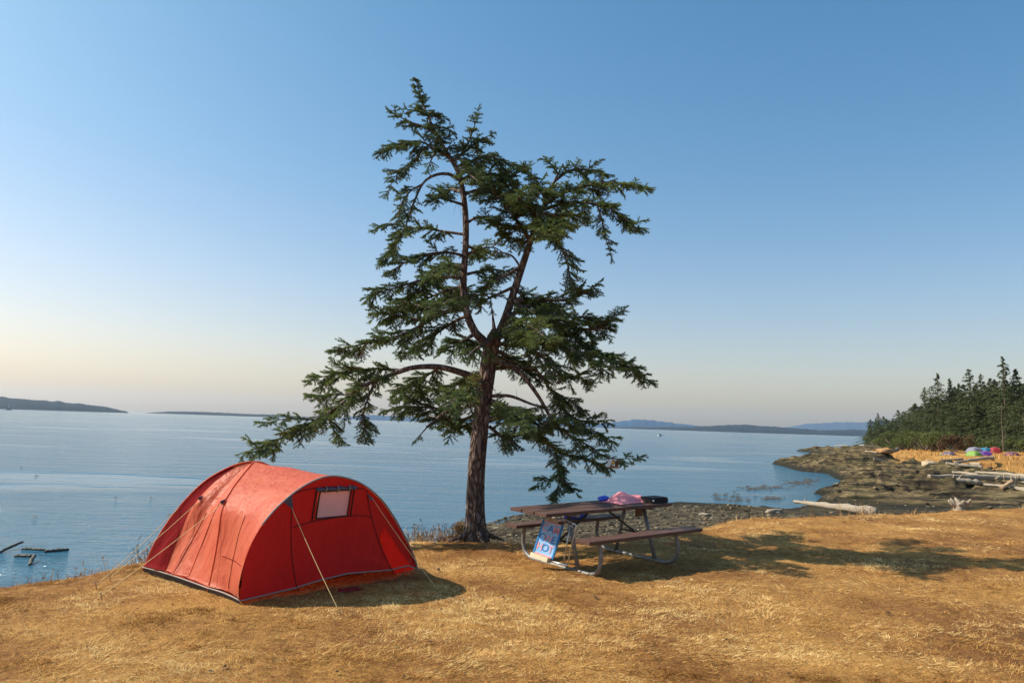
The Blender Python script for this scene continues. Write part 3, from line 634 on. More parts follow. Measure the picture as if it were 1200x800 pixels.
 ([(606, 496, -.1, 1.6), (600, 510, -.3, 1.2), (594, 522, -.4, .6)], .2, .2, 1),
 ([(576, 474, .1, 2), (600, 482, .5, 1.6), (625, 490, .9, 1.1), (650, 496, 1.3, .5)], .3, .26, 1),
 ([(577, 416, .1, 2), (600, 424, .6, 1.6), (622, 436, 1, 1.1), (640, 446, 1.3, .5)], .3, .26, .9),
 # limbs that reach back, away from the viewer
 ([(543, 335, 0, 2.2), (538, 338, .6, 1.8), (532, 346, 1.1, 1.2), (528, 354, 1.5, .5)], .3, .3, 1.0),
 ([(545, 290, 0, 2), (552, 290, .5, 1.6), (556, 296, .9, 1), (558, 300, 1.2, .4)], .4, .24, .8),
 ([(570, 436, .1, 3), (562, 440, .8, 2.2), (552, 450, 1.5, 1.4), (545, 460, 2.0, .5)], .4, .32, .9),
 ([(604, 340, .15, 2), (612, 346, .7, 1.6), (622, 356, 1.2, 1), (630, 364, 1.5, .4)], .3, .28, 1.0),
 ([(570, 470, .1, 2.6), (580, 476, .8, 2), (590, 486, 1.5, 1.2), (596, 494, 2.0, .5)], .4, .3, .9),
 ([(578, 398, -.05, 2.2), (566, 404, -.5, 1.8), (556, 410, -.8, 1.2), (548, 418, -1.1, .5)], .45, .22, .7),
 # boughs reaching far towards the viewer or away, which give the crown its depth
 ([(566, 448, 0, 3), (556, 452, -.7, 2.2), (540, 462, -1.4, 1.5), (524, 476, -2.0, .6)], .45, .3, .9),
 ([(576, 470, 0, 3), (590, 474, -.7, 2.2), (606, 484, -1.3, 1.4), (620, 500, -1.8, .6)], .4, .28, .9),
 ([(545, 350, 0, 2.6), (534, 350, -.6, 2), (520, 356, -1.1, 1.3), (506, 364, -1.5, .5)], .4, .28, .9),
 ([(545, 318, 0, 2.4), (532, 312, -.6, 1.8), (516, 314, -1.1, 1.2), (504, 322, -1.5, .5)], .4, .26, .9),
 ([(545, 312, 0, 2.4), (530, 310, .7, 1.8), (512, 316, 1.3, 1.2), (498, 324, 1.8, .5)], .3, .28, 1),
 ([(600, 350, .1, 2.8), (616, 352, .9, 2), (634, 356, 1.6, 1.3), (650, 364, 2.1, .5)], .3, .3, 1),
 ([(594, 368, .1, 2.8), (610, 376, -.7, 2), (628, 386, -1.3, 1.3), (642, 398, -1.8, .5)], .35, .28, 1),
 ([(625, 270, .16, 2.4), (640, 264, .8, 1.8), (656, 262, 1.5, 1.2), (668, 266, 1.9, .5)], .3, .28, 1.1),
 ([(628, 262, .16, 2.4), (636, 262, -.6, 1.8), (640, 268, -1.1, 1.2), (646, 278, -1.5, .5)], .3, .24, .9),
 ([(570, 486, 0, 3), (552, 496, .8, 2.2), (536, 500, 1.6, 1.4), (520, 500, 2.2, .6)], .4, .3, .9),
 ([(578, 410, 0, 3), (592, 416, 1.0, 2.2), (604, 426, 1.9, 1.4), (618, 436, 2.5, .6)], .35, .32, 1),
 ([(558, 390, 0, 2.8), (548, 396, .8, 2), (534, 404, 1.6, 1.4), (520, 410, 2.2, .5)], .35, .3, 1),
 ([(540, 225, 0, 2), (530, 222, .5, 1.5), (518, 226, .9, 1), (508, 234, 1.2, .4)], .3, .22, 1),
 ([(534, 198, 0, 2), (544, 200, -.5, 1.5), (552, 206, -.9, 1), (560, 212, -1.2, .4)], .3, .22, .9),
 ([(526, 366, -.1, 2), (505, 362, .2, 1.5), (482, 356, .4, 1), (462, 352, .5, .4)], .1, .28, 1.1),
 ([(500, 328, -.2, 1.4), (486, 344, -.1, 1.1), (468, 360, 0, .8), (452, 374, 0, .4)], .1, .26, 1.1),
 ([(515, 430, -.2, 1.8), (500, 440, .2, 1.3), (480, 450, .5, .9), (462, 456, .7, .4)], .1, .28, 1.1),
 ([(420, 455, -.6, 1.2), (405, 462, -.4, .9), (388, 462, -.3, .6), (372, 466, -.3, .3)], .05, .26, 1.2),
 ([(632, 510, -.15, 1.8), (640, 496, -.4, 1.3), (655, 492, -.6, .9), (672, 498, -.7, .4)], .1, .26, 1.1),
]
NV = []; NF = []; NTi = []; tw_v = MB()
def add_needles(a, b, n, ln, wd, tint, r_):
    d = b - a; L = np.linalg.norm(d); d /= L
    t = r_.random(n); base = a + np.outer(t, b - a)
    s = r_.normal(0, 1, (n, 3)); s -= np.outer(s @ d, d); s /= np.linalg.norm(s, axis=1)[:, None]
    s[:, 2] = s[:, 2] * .75 + .05
    dirn = s * .85 + d * .65; dirn /= np.linalg.norm(dirn, axis=1)[:, None]
    w = np.cross(dirn, r_.normal(0, 1, (n, 3))); w /= np.linalg.norm(w, axis=1)[:, None]
    l = ln * r_.uniform(.7, 1.25, n)[:, None]
    NV.append(np.stack([base - w * wd * .5, base + w * wd * .5, base + dirn * l], 1).reshape(-1, 3)); NTi.append(np.repeat(np.clip(tint + r_.normal(0, .10, n), 0, 1), 3))
r_ = np.random.default_rng(21)
def twig(a, d, L, tint, lvl):
    """a drooping spray: a stem with side shoots, all set with needles"""
    n = max(3, int(L / .04)); p = a.copy(); pts = [p.copy()]
    for k in range(n):
        d = d + np.array([r_.normal(0, .10), r_.normal(0, .10), r_.normal(-.035, .06)]); d /= np.linalg.norm(d)
        q = p + d * (L / n); tk = tint + .26 * (k + 1) / n - .12; add_needles(p, q, int(26 * L / n / .045), .030, .0068, tk, r_)
        if lvl and k < n - 1:
            for sgn in (-1, 1):
                if r_.random() < .78:
                    sd = np.cross(d, [0, 0, 1.0]); sd /= np.linalg.norm(sd) + 1e-6
                    e = d * .75 + sd * sgn * .8 + np.array([0, 0, r_.normal(-.12, .22)]); e /= np.linalg.norm(e)
                    l2 = min(.16, (L * (1 - k / n) * .55 + .035)) * r_.uniform(.6, 1.15)
                    if lvl > 1 and l2 > .085: twig(q, e, l2, tint + r_.normal(0, .05), 0)
                    else: add_needles(q, q + e * l2, int(28 * l2 / .045), .029, .0064, tk + .05 + r_.normal(0, .07), r_)
        p = q; pts.append(p.copy())
    if L > .13: tw_v.tube([Vector(v) for v in pts], [.0035 + .003 * (1 - i / n) for i in range(n + 1)], 3, cap=False)
for li, (pl, f0, tl, den) in enumerate(LIMBS):
    pts, rs = limb_pts(pl, 6); lm = MB(); lm.add(*rough_tube(pts, rs, 9, .12, 10 + li % 7)); lm.build('limb', M['limb'], fir, True)
    A = np.array([tuple(p) for p in pts]); seg = np.linalg.norm(np.diff(A, axis=0), axis=1); cum = np.concatenate([[0], np.cumsum(seg)]); tot = cum[-1]
    s = f0 * tot; ltint = .32 + r_.normal(0, .09) + .10 * (li in (0, 1, 2, 57, 58, 56))
    while s < tot:
        p = np.array([np.interp(s, cum, A[:, k]) for k in range(3)]); e = np.array([np.interp(min(s + .05, tot), cum, A[:, k]) - np.interp(max(s - .05, 0), cum, A[:, k]) for k in range(3)]); e /= np.linalg.norm(e)
        sd = np.cross(e, [0, 0, 1.0]); sd /= np.linalg.norm(sd) + 1e-6; upv = np.cross(sd, e)
        fr = s / tot; taper = (.45 + .85 * math.sin(math.pi * min(1, (1 - fr) * .8 + .12)))
        th = r_.choice([0, math.pi]) + r_.normal(0, .75); out = sd * math.cos(th) + upv * math.sin(th) * .8 + e * r_.uniform(.35, .95) + np.array([0, 0, -.08]); out /= np.linalg.norm(out)
        tv = ltint + r_.normal(0, .13) + (.55 if r_.random() < .018 else 0)
        twig(p, out, tl * taper * r_.uniform(.45, 1.2), tv, 2)
        s += .042 / den * r_.uniform(.6, 1.4)
    e = A[-1] - A[-3]; e /= np.linalg.norm(e); twig(A[-1], e, .12, ltint, 1)
    if f0 > .3:      # bare inner stretch carries a few dead twigs
        for k in range(5):
            s = r_.uniform(.1, min(f0, 1)) * tot; p = Vector([np.interp(s, cum, A[:, k2]) for k2 in range(3)])
            d = Vector(r_.normal(0, 1, 3)).normalized(); q = p + d * .1; tw_v.tube([p, q, q + (d + Vector((0, 0, -.4))) * .08], [.003, .002, .001], 3, cap=False)
# top spire
for (px, py) in [(487, 96), (489, 102), (490, 108), (492, 113), (494, 118), (496, 124), (499, 130), (503, 138), (507, 146), (512, 155), (517, 164), (523, 174), (529, 184)]:
    p = np.array(lp(px, py, .05)); L = .05 + (py - 92) * .0030
    for k in range(5):
        th = r_.uniform(0, 6.28); twig(p, np.array([math.cos(th), math.sin(th), .35]), L * r_.uniform(.7, 1.2), .3 + r_.normal(0, .08), 1)
add_needles(np.array(lp(490, 108, .05)), np.array(lp(487, 91, .05)), 60, .026, .006, .35, r_)
NV = np.concatenate(NV); NTi = np.concatenate(NTi)
print('fir needles', len(NV) // 3)
cr = link('crown', np_mesh('crown', NV, np.arange(len(NV)).reshape(-1, 3), dict(tint=NTi)), M['needles'], fir)
tw = tw_v.build('twigs', M['limb'], fir, False)

# ------------------------------------------------------------------ red tent
L0 = G(281, 708); R0 = G(490, 671); L0.z = R0.z = 0
K0 = G(243, 693); B0 = G(167, 668)
Cc = (L0 + R0) / 2; ux = (R0 - L0); HW = ux.length / 2; ux.normalize(); nf = Vector((-ux.y, ux.x, 0))
if nf.y > 0: nf = -nf                                   # points out of the porch
back = -nf
KR = R0 + (K0 - L0) * 1.0; BR = B0 + (R0 - L0) * .98
HA = 1.145; HD = 1.20; LEAN = .10
tent = empty('dome_tent', Cc); TO = Vector(tent.location)
tag(tent, 'large coral red camping tent with an arched porch pitched on the dry grass', 'tent')
def curve(tab, n=12):
    q = np.array(spline([tuple(a) for a in tab], n)); s = np.concatenate([[0], np.cumsum(np.linalg.norm(np.diff(q, axis=0), axis=1))]); return q, s / s[-1]
apn = (nf * LEAN + Vector((0, 0, HA))).cross(ux).normalized()
atab = []
for q in ((279.5, 688), (287, 656), (299, 628), (316, 603), (340, 580), (364, 564.5), (386, 557.5), (407, 560), (427, 568.5), (446.5, 585), (461, 605), (474, 628), (485, 652)):
    w_ = on_plane(*q, Cc, apn); atab.append(((w_ - Cc).dot(ux), max(w_.z, 0)))
atab = [(-HW, 0)] + atab + [(HW, 0)]
AQ, AS = curve(atab)
HA = float(AQ[:, 1].max())
def arch(t, grow=0.0, off=0.0):
    s = min(max(t / math.pi, 0), 1); c = float(np.interp(s, AS, AQ[:, 0])); z = float(np.interp(s, AS, AQ[:, 1]))
    return Cc + ux * c + nf * (LEAN * z / HA + off) + Vector((0, 0, z))
pk = (K0 + KR + B0 + BR) / 4; pk += Vector((-.20, -.13, 0))
def ptab(c, pix):
    n = (pk - c).cross(Vector((0, 0, 1))); o = []
    for q in pix:
        w_ = on_plane(*q, c, n); o.append(((w_ - c).dot(pk - c) / (pk - c).length_squared, w_.z))
    f1 = o[-1][0]; L_ = (pk - c).length; o = [(max(f, 0) / f1 * L_, max(z, 0)) for f, z in o]; q, s = curve(o); return q, s, L_
TB = ptab(B0, [(167, 668), (184, 632), (210, 595), (240, 565), (267, 549), (287, 542), (300, 541)])
TK = ptab(K0, [(243, 693), (250, 663), (256, 630), (261, 597), (272, 575), (286, 557), (300, 541)])
HPK = (TB[0][-1][1] + TK[0][-1][1]) / 2
def pole(corner, s):                                     # s 0 ground .. 1 peak
    Q_, S_, L_ = TB if corner in (B0, BR) else TK
    f = float(np.interp(s, S_, Q_[:, 0])) / L_; z = float(np.interp(s, S_, Q_[:, 1])) * HPK / Q_[-1][1]
    q = corner.lerp(pk, f); q.z = z; return q
def patchmesh(fn, nu, nv):
    V = [fn(i / nu, j / nv) - TO for j in range(nv + 1) for i in range(nu + 1)]
    F = [(j * (nu + 1) + i, j * (nu + 1) + i + 1, (j + 1) * (nu + 1) + i + 1, (j + 1) * (nu + 1) + i) for j in range(nv) for i in range(nu)]
    return V, F
def wr(x, y, s): return float(fbm(x, y, 3, s))
GUY = []
def side(ca, cb, sag, seed, pulls=()):
    nrm = (cb - ca).normalized().cross(Vector((0, 0, 1)));
    if nrm.dot((ca + cb) / 2 - pk) < 0: nrm = -nrm
    def fn(u, v):
        a = pole(ca, v); b = pole(cb, v); p = a.lerp(b, u); w = 4 * u * (1 - u)
        p -= nrm * sag * w * math.sin(v * math.pi) ; p.z -= sag * .6 * w * math.sin(v * math.pi)
        p += nrm * w * (.03 * wr(u * 7, v * 2.2, seed) * (1.2 - v) - .026 * abs(math.sin(u * 13 + 2.0 * v + .5 * math.sin(v * 5))) ** .7 * (1 - v) ** 1.3)
        for (pu, pv, am) in pulls:      # cloth drawn out to a guy point, folds fan from it
            du = (u - pu); dv = v - pv; p += nrm * am * (math.exp(-(du / .13) ** 2 - (dv / .16) ** 2) + .45 * math.exp(-(du / (.05 + .35 * max(-dv, 0))) ** 2) * (dv < 0) * math.exp(dv * 1.0))
        if v == 0: p.z = .05 + .02 * w
        return p
    return fn
def vest(u, v):
    """cloth between the front poles (v=0) and the porch arch (v=1); u runs over the top"""
    t = u * math.pi; b = arch(t)
    if u <= .5: a = pole(K0, u * 2)
    else: a = pole(KR, (1 - u) * 2)
    p = a.lerp(b, v); w = 4 * v * (1 - v); c = Cc + back * .5 + Vector((0, 0, .3)); d = (p - c).normalized()
    p -= d * .05 * w * (1 - .75 * math.sin(t) ** 2); p += d * w * (.022 * wr(u * 9, v * 2.5, 44) + .012 * wr(u * 26, v * 1.2, 46))
    if u <= 0 or u >= 1: p.z = .05
    return p
fly = MB()
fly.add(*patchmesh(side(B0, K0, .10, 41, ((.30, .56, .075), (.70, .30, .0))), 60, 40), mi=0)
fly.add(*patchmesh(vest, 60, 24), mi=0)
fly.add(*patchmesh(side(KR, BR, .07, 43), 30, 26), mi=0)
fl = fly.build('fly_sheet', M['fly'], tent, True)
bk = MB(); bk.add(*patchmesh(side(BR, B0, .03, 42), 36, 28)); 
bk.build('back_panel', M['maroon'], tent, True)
# maroon gusset that wraps the rear left pole
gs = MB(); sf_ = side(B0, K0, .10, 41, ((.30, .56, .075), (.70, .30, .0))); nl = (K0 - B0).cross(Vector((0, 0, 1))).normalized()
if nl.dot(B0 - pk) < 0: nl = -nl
gs.add(*patchmesh(lambda u, v: sf_((.02 + u * (.30 - .22 * v)) , v * .86) + nl * .006, 10, 24)); gs.build('inset', M['maroon'], tent, True)
# pole sleeves over the dome, the porch arch and the hem
nl0 = (K0 - B0).cross(Vector((0, 0, 1))).normalized(); nl0 = nl0 if nl0.dot(B0 - pk) > 0 else -nl0
sl_ = MB()
for c in (K0, B0, KR, BR): sl_.tube([pole(c, s / 26) - TO + Vector((0, 0, .004)) for s in range(27)], .009, 6)
sl_.build('pole_sleeve', M['fly'], tent, True)
sd_ = side(B0, K0, .10, 41, ((.30, .56, .075), (.70, .30, .0)))
for pts_ in ([sd_(.66, v / 20) for v in range(0, 12)], [sd_(.46, v / 20) for v in range(0, 10)], [vest(.10 + .0 * k, .15 + k * .045) for k in range(18)], [vest(.02 + k * .014, .5) for k in range(16)]):
    b = MB(); b.tube([p - TO + nl0 * .003 for p in pts_], .0028, 5); b.build('side_seam', M['maroon'], tent, True)
ar = MB(); ar.tube([arch(math.pi * k / 60) - TO + nf * .006 for k in range(13, 61)], .009, 8); ar.build('porch_arch', M['sleeve'], tent, True)
for (px, py) in ((343, 594), (437, 583)): pass
hem = MB()
hp = [B0, K0, L0]; hpts = []
for a, b in zip(hp[:-1], hp[1:]):
    for k in range(10):
        q = a.lerp(b, k / 10); q.z = .035 + .012 * math.sin(k / 10 * math.pi) ; hpts.append(q - TO)
hpts.append(L0 - TO + Vector((0, 0, .03)))
hem.tube(hpts, .007, 6)
hem.build('hem', M['hem'], tent, True)
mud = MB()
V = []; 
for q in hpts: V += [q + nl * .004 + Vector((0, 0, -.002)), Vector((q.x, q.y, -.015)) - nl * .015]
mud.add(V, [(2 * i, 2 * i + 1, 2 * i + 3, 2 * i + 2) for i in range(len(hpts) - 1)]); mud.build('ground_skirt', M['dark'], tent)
# porch front panel
pn = (arch(math.pi / 2) - Cc).cross(ux).normalized()
if pn.dot(nf) < 0: pn = -pn
def cz(px, py):
    q = on_plane(px, py, Cc, pn); return (q - Cc).dot(ux), q.z
def S(c, z, off=0.0):
    q = Cc + ux * c + nf * (LEAN * z / HA) + Vector((0, 0, z)); k = max(0, 1 - (c / HW) ** 2)
    dep = -.035 * k * math.sin(min(1, max(0, z / HA)) * math.pi) + .014 * wr(c * 2.4 + z * 1.2, z * 1.4 - c, 47) * k
    return q + nf * (dep - .012 + off)
wc = [cz(*q) for q in ((373, 577), (410, 573), (412, 603), (375, 609))]
wc0, wc1 = (wc[0][0] + wc[3][0]) / 2, (wc[1][0] + wc[2][0]) / 2; wz0, wz1 = (wc[2][1] + wc[3][1]) / 2, (wc[0][1] + wc[1][1]) / 2
low = [(-1.0, .03), (-.75, .045), (-.5, .06), (-.2, .10), (.1, .12), (.4, .10), (.62, .085), (.85, .10), (1.0, .05)]
NU, NVV = 84, 60; V = []; F = []
cs_ = sorted(set([-math.cos(math.pi * i / NU) for i in range(NU + 1)]))
def zt(c):       # arch height above a point along the base
    i_ = int(AQ[:, 1].argmax()); a_, b_ = AQ[:i_ + 1], AQ[i_:]
    return float(np.interp(c, np.maximum.accumulate(a_[:, 0]), a_[:, 1]) if c < a_[-1, 0] else np.interp(c, np.maximum.accumulate(b_[:, 0]), b_[:, 1]))
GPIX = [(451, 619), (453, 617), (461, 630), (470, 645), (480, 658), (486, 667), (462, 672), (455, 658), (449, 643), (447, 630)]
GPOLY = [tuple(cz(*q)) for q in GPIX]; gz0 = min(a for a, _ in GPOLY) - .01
def in_sun_patch(a, b): return float(sdist(np.array([a]), np.array([b]), GPOLY)[0]) > .012  # panel is cut away where the painted sunlit triangle goes
for i, c in enumerate(cs_):
    cc = c * HW * 1.0; top = max(zt(cc) - .004, .05); bot = np.interp(c, [a for a, _ in low], [b for _, b in low])
    bot = min(bot, top * .9)
    for j in range(NVV + 1): V.append(S(cc, bot + (top - bot) * j / NVV) - TO)
for i in range(len(cs_) - 1):
    for j in range(NVV):
        q = (i * (NVV + 1) + j, (i + 1) * (NVV + 1) + j, (i + 1) * (NVV + 1) + j + 1, i * (NVV + 1) + j + 1)
        m_ = sum((V[k] for k in q), Vector()) / 4; c_, z_ = m_.dot(ux), m_.z
        if wc0 < c_ < wc1 and wz0 < z_ < wz1: continue
        if c_ > gz0 and in_sun_patch(c_, z_): continue
        F.append(q)
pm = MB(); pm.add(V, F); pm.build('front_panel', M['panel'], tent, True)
def strip(pix, r=.006, off=.008):
    q = [cz(*p) for p in pix]; q = spline(q, 6) if len(q) > 2 else [np.array(q[0]) * (1 - k / 10) + np.array(q[1]) * k / 10 for k in range(11)]
    return [S(a, max(b, .03), off) - TO for a, b in q]
gst = MB(); rows_ = [((451, 619), (453, 617)), ((447, 630), (461, 630)), ((449, 643), (470, 645)), ((455, 658), (480, 658)), ((462, 672), (486, 667))]  # sunlit corner of the front panel, its light put into brighter cloth
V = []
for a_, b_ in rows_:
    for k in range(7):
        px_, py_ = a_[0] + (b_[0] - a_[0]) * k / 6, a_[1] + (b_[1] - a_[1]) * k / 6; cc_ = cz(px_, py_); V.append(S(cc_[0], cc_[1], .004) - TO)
gst.add(V, [(j * 7 + i, j * 7 + i + 1, (j + 1) * 7 + i + 1, (j + 1) * 7 + i) for j in range(4) for i in range(6)]); o_ = gst.build('sunlit_patch', M['inset'], tent, True); o_['label'] = 'sunlit patch painted bright red at the right foot of the front'
sm = MB()
for pix in ([(343, 596), (343, 640), (346, 672), (350, 695)], [(345, 618), (370, 611), (400, 606), (425, 604), (437, 606)], [(344, 579), (362, 573), (395, 570), (428, 573)],
            [(431, 574), (436, 600), (448, 640), (463, 674)]):
    sm.tube(strip(pix), .0045, 5)
sm.build('seam', M['dark'], tent, True)
bh = MB(); bh.tube([S(c * HW, float(np.interp(c, [a for a, _ in low], [b for _, b in low])), .004) - TO for c in np.linspace(-.99, .97, 40)], .008, 6); bh.build('panel_hem', M['hem'], tent, True)
# window: frame, clear pane, rolled flap and its ties
wf = MB()
for a, b in (((wc0, wz0), (wc0, wz1)), ((wc1, wz0), (wc1, wz1)), ((wc0, wz1), (wc1, wz1)), ((wc0 - .045, wz0 - .02), (wc0 - .045, wz1 + .02)), ((wc1 + .04, wz0 - .01), (wc1 + .04, wz1 + .02))):
    wf.tube([S(a[0] + (b[0] - a[0]) * k / 8, a[1] + (b[1] - a[1]) * k / 8, .010) - TO for k in range(9)], .008, 6)
wf.tube([S(wc0 + (wc1 - wc0) * k / 8, wz0, .008) - TO for k in range(9)], .008, 6)
wo_ = wf.build('window', M['dark'], tent, True)
pmn = MB(); V = [S(wc0 + (wc1 - wc0) * i / 12, wz0 + (wz1 - wz0) * j / 8, -.004) - TO for j in range(9) for i in range(13)]
pmn.add(V, [(j * 13 + i, j * 13 + i + 1, (j + 1) * 13 + i + 1, (j + 1) * 13 + i) for j in range(8) for i in range(12)]); pmn.build('pane', M['pane'], wo_, True)
fm = MB(); fm.tube([S(wc0 - .06 + (wc1 - wc0 + .11) * k / 12, wz1 + .022 + .004 * math.sin(k * 2), .03) - TO for k in range(13)], [.020 + .005 * math.sin(k * 1.9) for k in range(13)], 10); fm.build('rolled_flap', M['patch'], wo_, True)
for cx in (.12, .5, .88):
    t_ = MB(); c_ = wc0 + (wc1 - wc0) * cx; t_.tube([S(c_, wz1 + .055, .03) - TO, S(c_, wz1 + .02, .058) - TO, S(c_, wz1 - .012, .03) - TO], .007, 6); t_.build('flap_tie', M['hem'], wo_, True)
# slate reinforcing patches where the guys leave the arch
def tri_patch(pts, name='guy_patch', mat='patch'):
    b = MB(); n = (pts[1] - pts[0]).cross(pts[2] - pts[0]).normalized() * .002
    b.add([p - TO - n for p in pts] + [p - TO + n for p in pts], [(0, 2, 1), (3, 4, 5), (0, 1, 4, 3), (1, 2, 5, 4), (2, 0, 3, 5)]); b.build(name, M[mat], tent)
aL = cz(341, 594); aR = cz(436, 583)
tri_patch([S(cz(331, 588)[0], cz(331, 588)[1] + .01, .02), S(cz(342, 580)[0], cz(342, 580)[1], .02), S(*cz(343, 597), .03)])
tri_patch([S(*cz(430, 577), .02), S(*cz(439, 585), .02), S(*cz(434, 586), .03)])
gL = side(B0, K0, .10, 41, ((.30, .56, .075), (.70, .30, .0)))
g1 = gL(.30, .56) + nl * .012; g2 = pole(K0, .50) + nl * .01
for g in (g1, g2): tri_patch([g + Vector((0, 0, .035)) + ux * .02, g + Vector((0, 0, .01)) - ux * .045, g - Vector((0, 0, .03)) + nl * .02])
def guy(a, b, mat='cord', sag=.02):
    b = b.copy(); b.z = .02; mbg = MB(); pts = []
    for k in range(13):
        q = a.lerp(b, k / 12); q.z -= sag * 4 * (k / 12) * (1 - k / 12); pts.append(q - TO)
    mbg.tube(pts, .0030, 5); o = mbg.build('guy_rope', M[mat], tent, True)
    pg = MB(); d = (b - a); d.z = 0; d.normalize(); pg.tube([b - TO + Vector((0, 0, .022)) + d * .02, b - TO + Vector((0, 0, .018)), b - TO - d * .02 + Vector((0, 0, -.08))], .004, 6); pg.build('peg', M['peg'], o, True)
guy(S(*aL, .03), G(399, 722)); guy(S(*aR, .03), G(514, 694))
guy(g1, G(128, 679)); guy(g2, G(118, 700))
guy(pole(B0, .45), G(112, 688))
# straps at the right foot of the arch
guy(arch(math.pi * .93), G(466, 684), 'dkcord', .0)
# mesh inner tent under the fly
inn = MB(); pc = pk.copy()
def inner(ca, cb):
    def fn(u, v):
        a = pole(ca, v); b = pole(cb, v); p = a.lerp(b, u); c = Vector((pk.x, pk.y, 0)); q = c + (p - c) * .80; return q
    return fn
for a, b in ((B0, K0), (K0, KR), (KR, BR), (BR, B0)): inn.add(*patchmesh(inner(a, b), 14, 14))
inn.build('inner_tent', M['inner'], tent, True)
gf = MB(); gf.add([p - TO + Vector((0, 0, .022)) for p in (B0, K0, KR, BR)], [(0, 1, 2, 3)]); gf.build('groundsheet', M['dark'], tent)
# red bag lying in the porch
pb = G(408, 694); bag = MB(); r2 = np.random.default_rng(5)
def blob(mb, c, sx, sy, sz, rz=0, n=16, seed=0, am=.25, pw=2.0):
    bm = bmesh.new(); bmesh.ops.create_icosphere(bm, subdivisions=3, radius=1)
    Mx = Matrix.Rotation(rz, 3, 'Z'); vs = []
    for v in bm.verts:
        q = v.co; k = 1 + am * wr(q.x * 2 + seed, q.y * 2 + q.z * 1.7, seed)
        w_ = Vector((math.copysign(abs(q.x) ** (2 / pw), q.x) * sx * k, math.copysign(abs(q.y) ** (2 / pw), q.y) * sy * k, max(q.z, -.55) * sz * k)); vs.append(Mx @ w_ + Vector(c))
    bm.verts.index_update(); mb.add(vs, [tuple(x.index for x in f.verts) for f in bm.faces]); bm.free()
blob(bag, (0, 0, .02), .13, .045, .03, .5, seed=4, am=.7); bo = bag.build('cloth_bundle', M['panel'], None, True); bo.location = pb
tag(bo, 'crumpled red cloth lying on the ground under the tent porch', 'cloth')

# ------------------------------------------------------------------ picnic table
ca = Vector((.46, 8.50, 0)); cb_ = Vector((2.21, 9.75, 0)); dl = (cb_ - ca).normalized(); TL = (cb_ - ca).length; rz = math.atan2(dl.y, dl.x)
pw = Vector((-dl.y, dl.x, 0)); tc = (ca + cb_) / 2 + pw * .33
pt = empty('picnic_table', (tc.x, tc.y, -.02), rz); pt.rotation_euler = (0, -math.radians(1.25), rz); tag(pt, 'brown plank picnic table with bent steel pipe frame on the dry grass beside the fir', 'picnic table')
TM = Matrix.Translation(pt.location) @ pt.rotation_euler.to_matrix().to_4x4()
tt = .735
for k, y in enumerate((-.2475, 0, .2475)):
    b = MB(); b.box((TL, .225, .04), Matrix.Translation((0, y, tt - .02)), bev=.004); b.build('table_plank', M['plank'], pt)
for s in (-1, 1):
    b = MB(); b.box((TL - .20, .245, .04), Matrix.Translation((.16, s * .70, .44)), bev=.004); b.build('bench', M['plank'], pt)
for fx in (-TL / 2 + .50, TL / 2 - .34):
    prof = [(-.72, .415), (-.74, .33), (-.75, .22), (-.71, .10), (-.60, .04), (-.45, .028), (0, .026), (.45, .028), (.60, .04), (.71, .10), (.75, .22), (.74, .33), (.72, .415)]
    f = MB(); f.tube([(fx, y, z) for y, z in (tuple(q) for q in spline(prof, 5))], .027, 12); fo = f.build('frame_pipe', M['galv'], pt, True)
    for s in (-1, 1):
        l_ = MB(); l_.tube([(fx, s * .36, .03), (fx, s * .17, tt - .06)], .026, 12); l_.build('leg', M['galv'], pt, True)
        c_ = MB(); c_.box((.05, .22, .012), Matrix.Translation((fx, s * .70, .414))); c_.build('bench_bracket', M['galv'], pt)
        rr = MB(); rr.tube([(fx, s * .74, .33), (fx, s * .60, .41)], .012, 8); 
    c_ = MB(); c_.box((.06, .70, .03), Matrix.Translation((fx, 0, tt - .056))); c_.build('cross_rail', M['galv'], pt)
    sgn = 1 if fx < 0 else -1
    b = MB(); b.tube([(fx, 0, .34), (fx + sgn * .55, 0, tt - .05)], .013, 6); b.tube([(fx, -.28, .34), (fx, .28, .34)], .014, 8); b.build('brace', M['brace'], pt, True)
def T(x, y, z): return TM @ Vector((x, y, z))
def at_table(o, x, y, z, r=0): o.matrix_world = TM @ Matrix.Translation((x, y, z)) @ Matrix.Rotation(r, 4, 'Z'); return o
TZ = tt + .001
# pink cloth heaped over a bowl at the right end
pc_ = MB(); n = 40; V = []; 
for j in range(n + 1):
    for i in range(n + 1):
        u, v = i / n, j / n; x = (u - .5) * .62; y = (v - .5) * .36
        e = min(u, 1 - u, v, 1 - v) * 2
        h = .115 * math.exp(-((x + .13) / .12) ** 2 - ((y - .02) / .13) ** 2) + .075 * math.exp(-((x - .12) / .22) ** 4 - (y / .14) ** 4)
        h *= min(1, e * 3.4); h += .012 * wr(u * 7, v * 7, 51) * min(1, e * 5)
        xo = x + .018 * wr(v * 6, u * 2, 53); yo = y + .02 * wr(u * 6, v * 2, 52)
        V.append(Vector((xo, yo, max(h, .004))))
pc_.add(V, [(j * (n + 1) + i, j * (n + 1) + i + 1, (j + 1) * (n + 1) + i + 1, (j + 1) * (n + 1) + i) for j in range(n) for i in range(n)])
o = pc_.build('pink_cloth', M['pink'], None, True); at_table(o, .65, .06, TZ, .05); sol = o.modifiers.new('s', 'SOLIDIFY'); sol.thickness = .003; tag(o, 'pink cloth heaped over things at the far end of the picnic table', 'cloth')
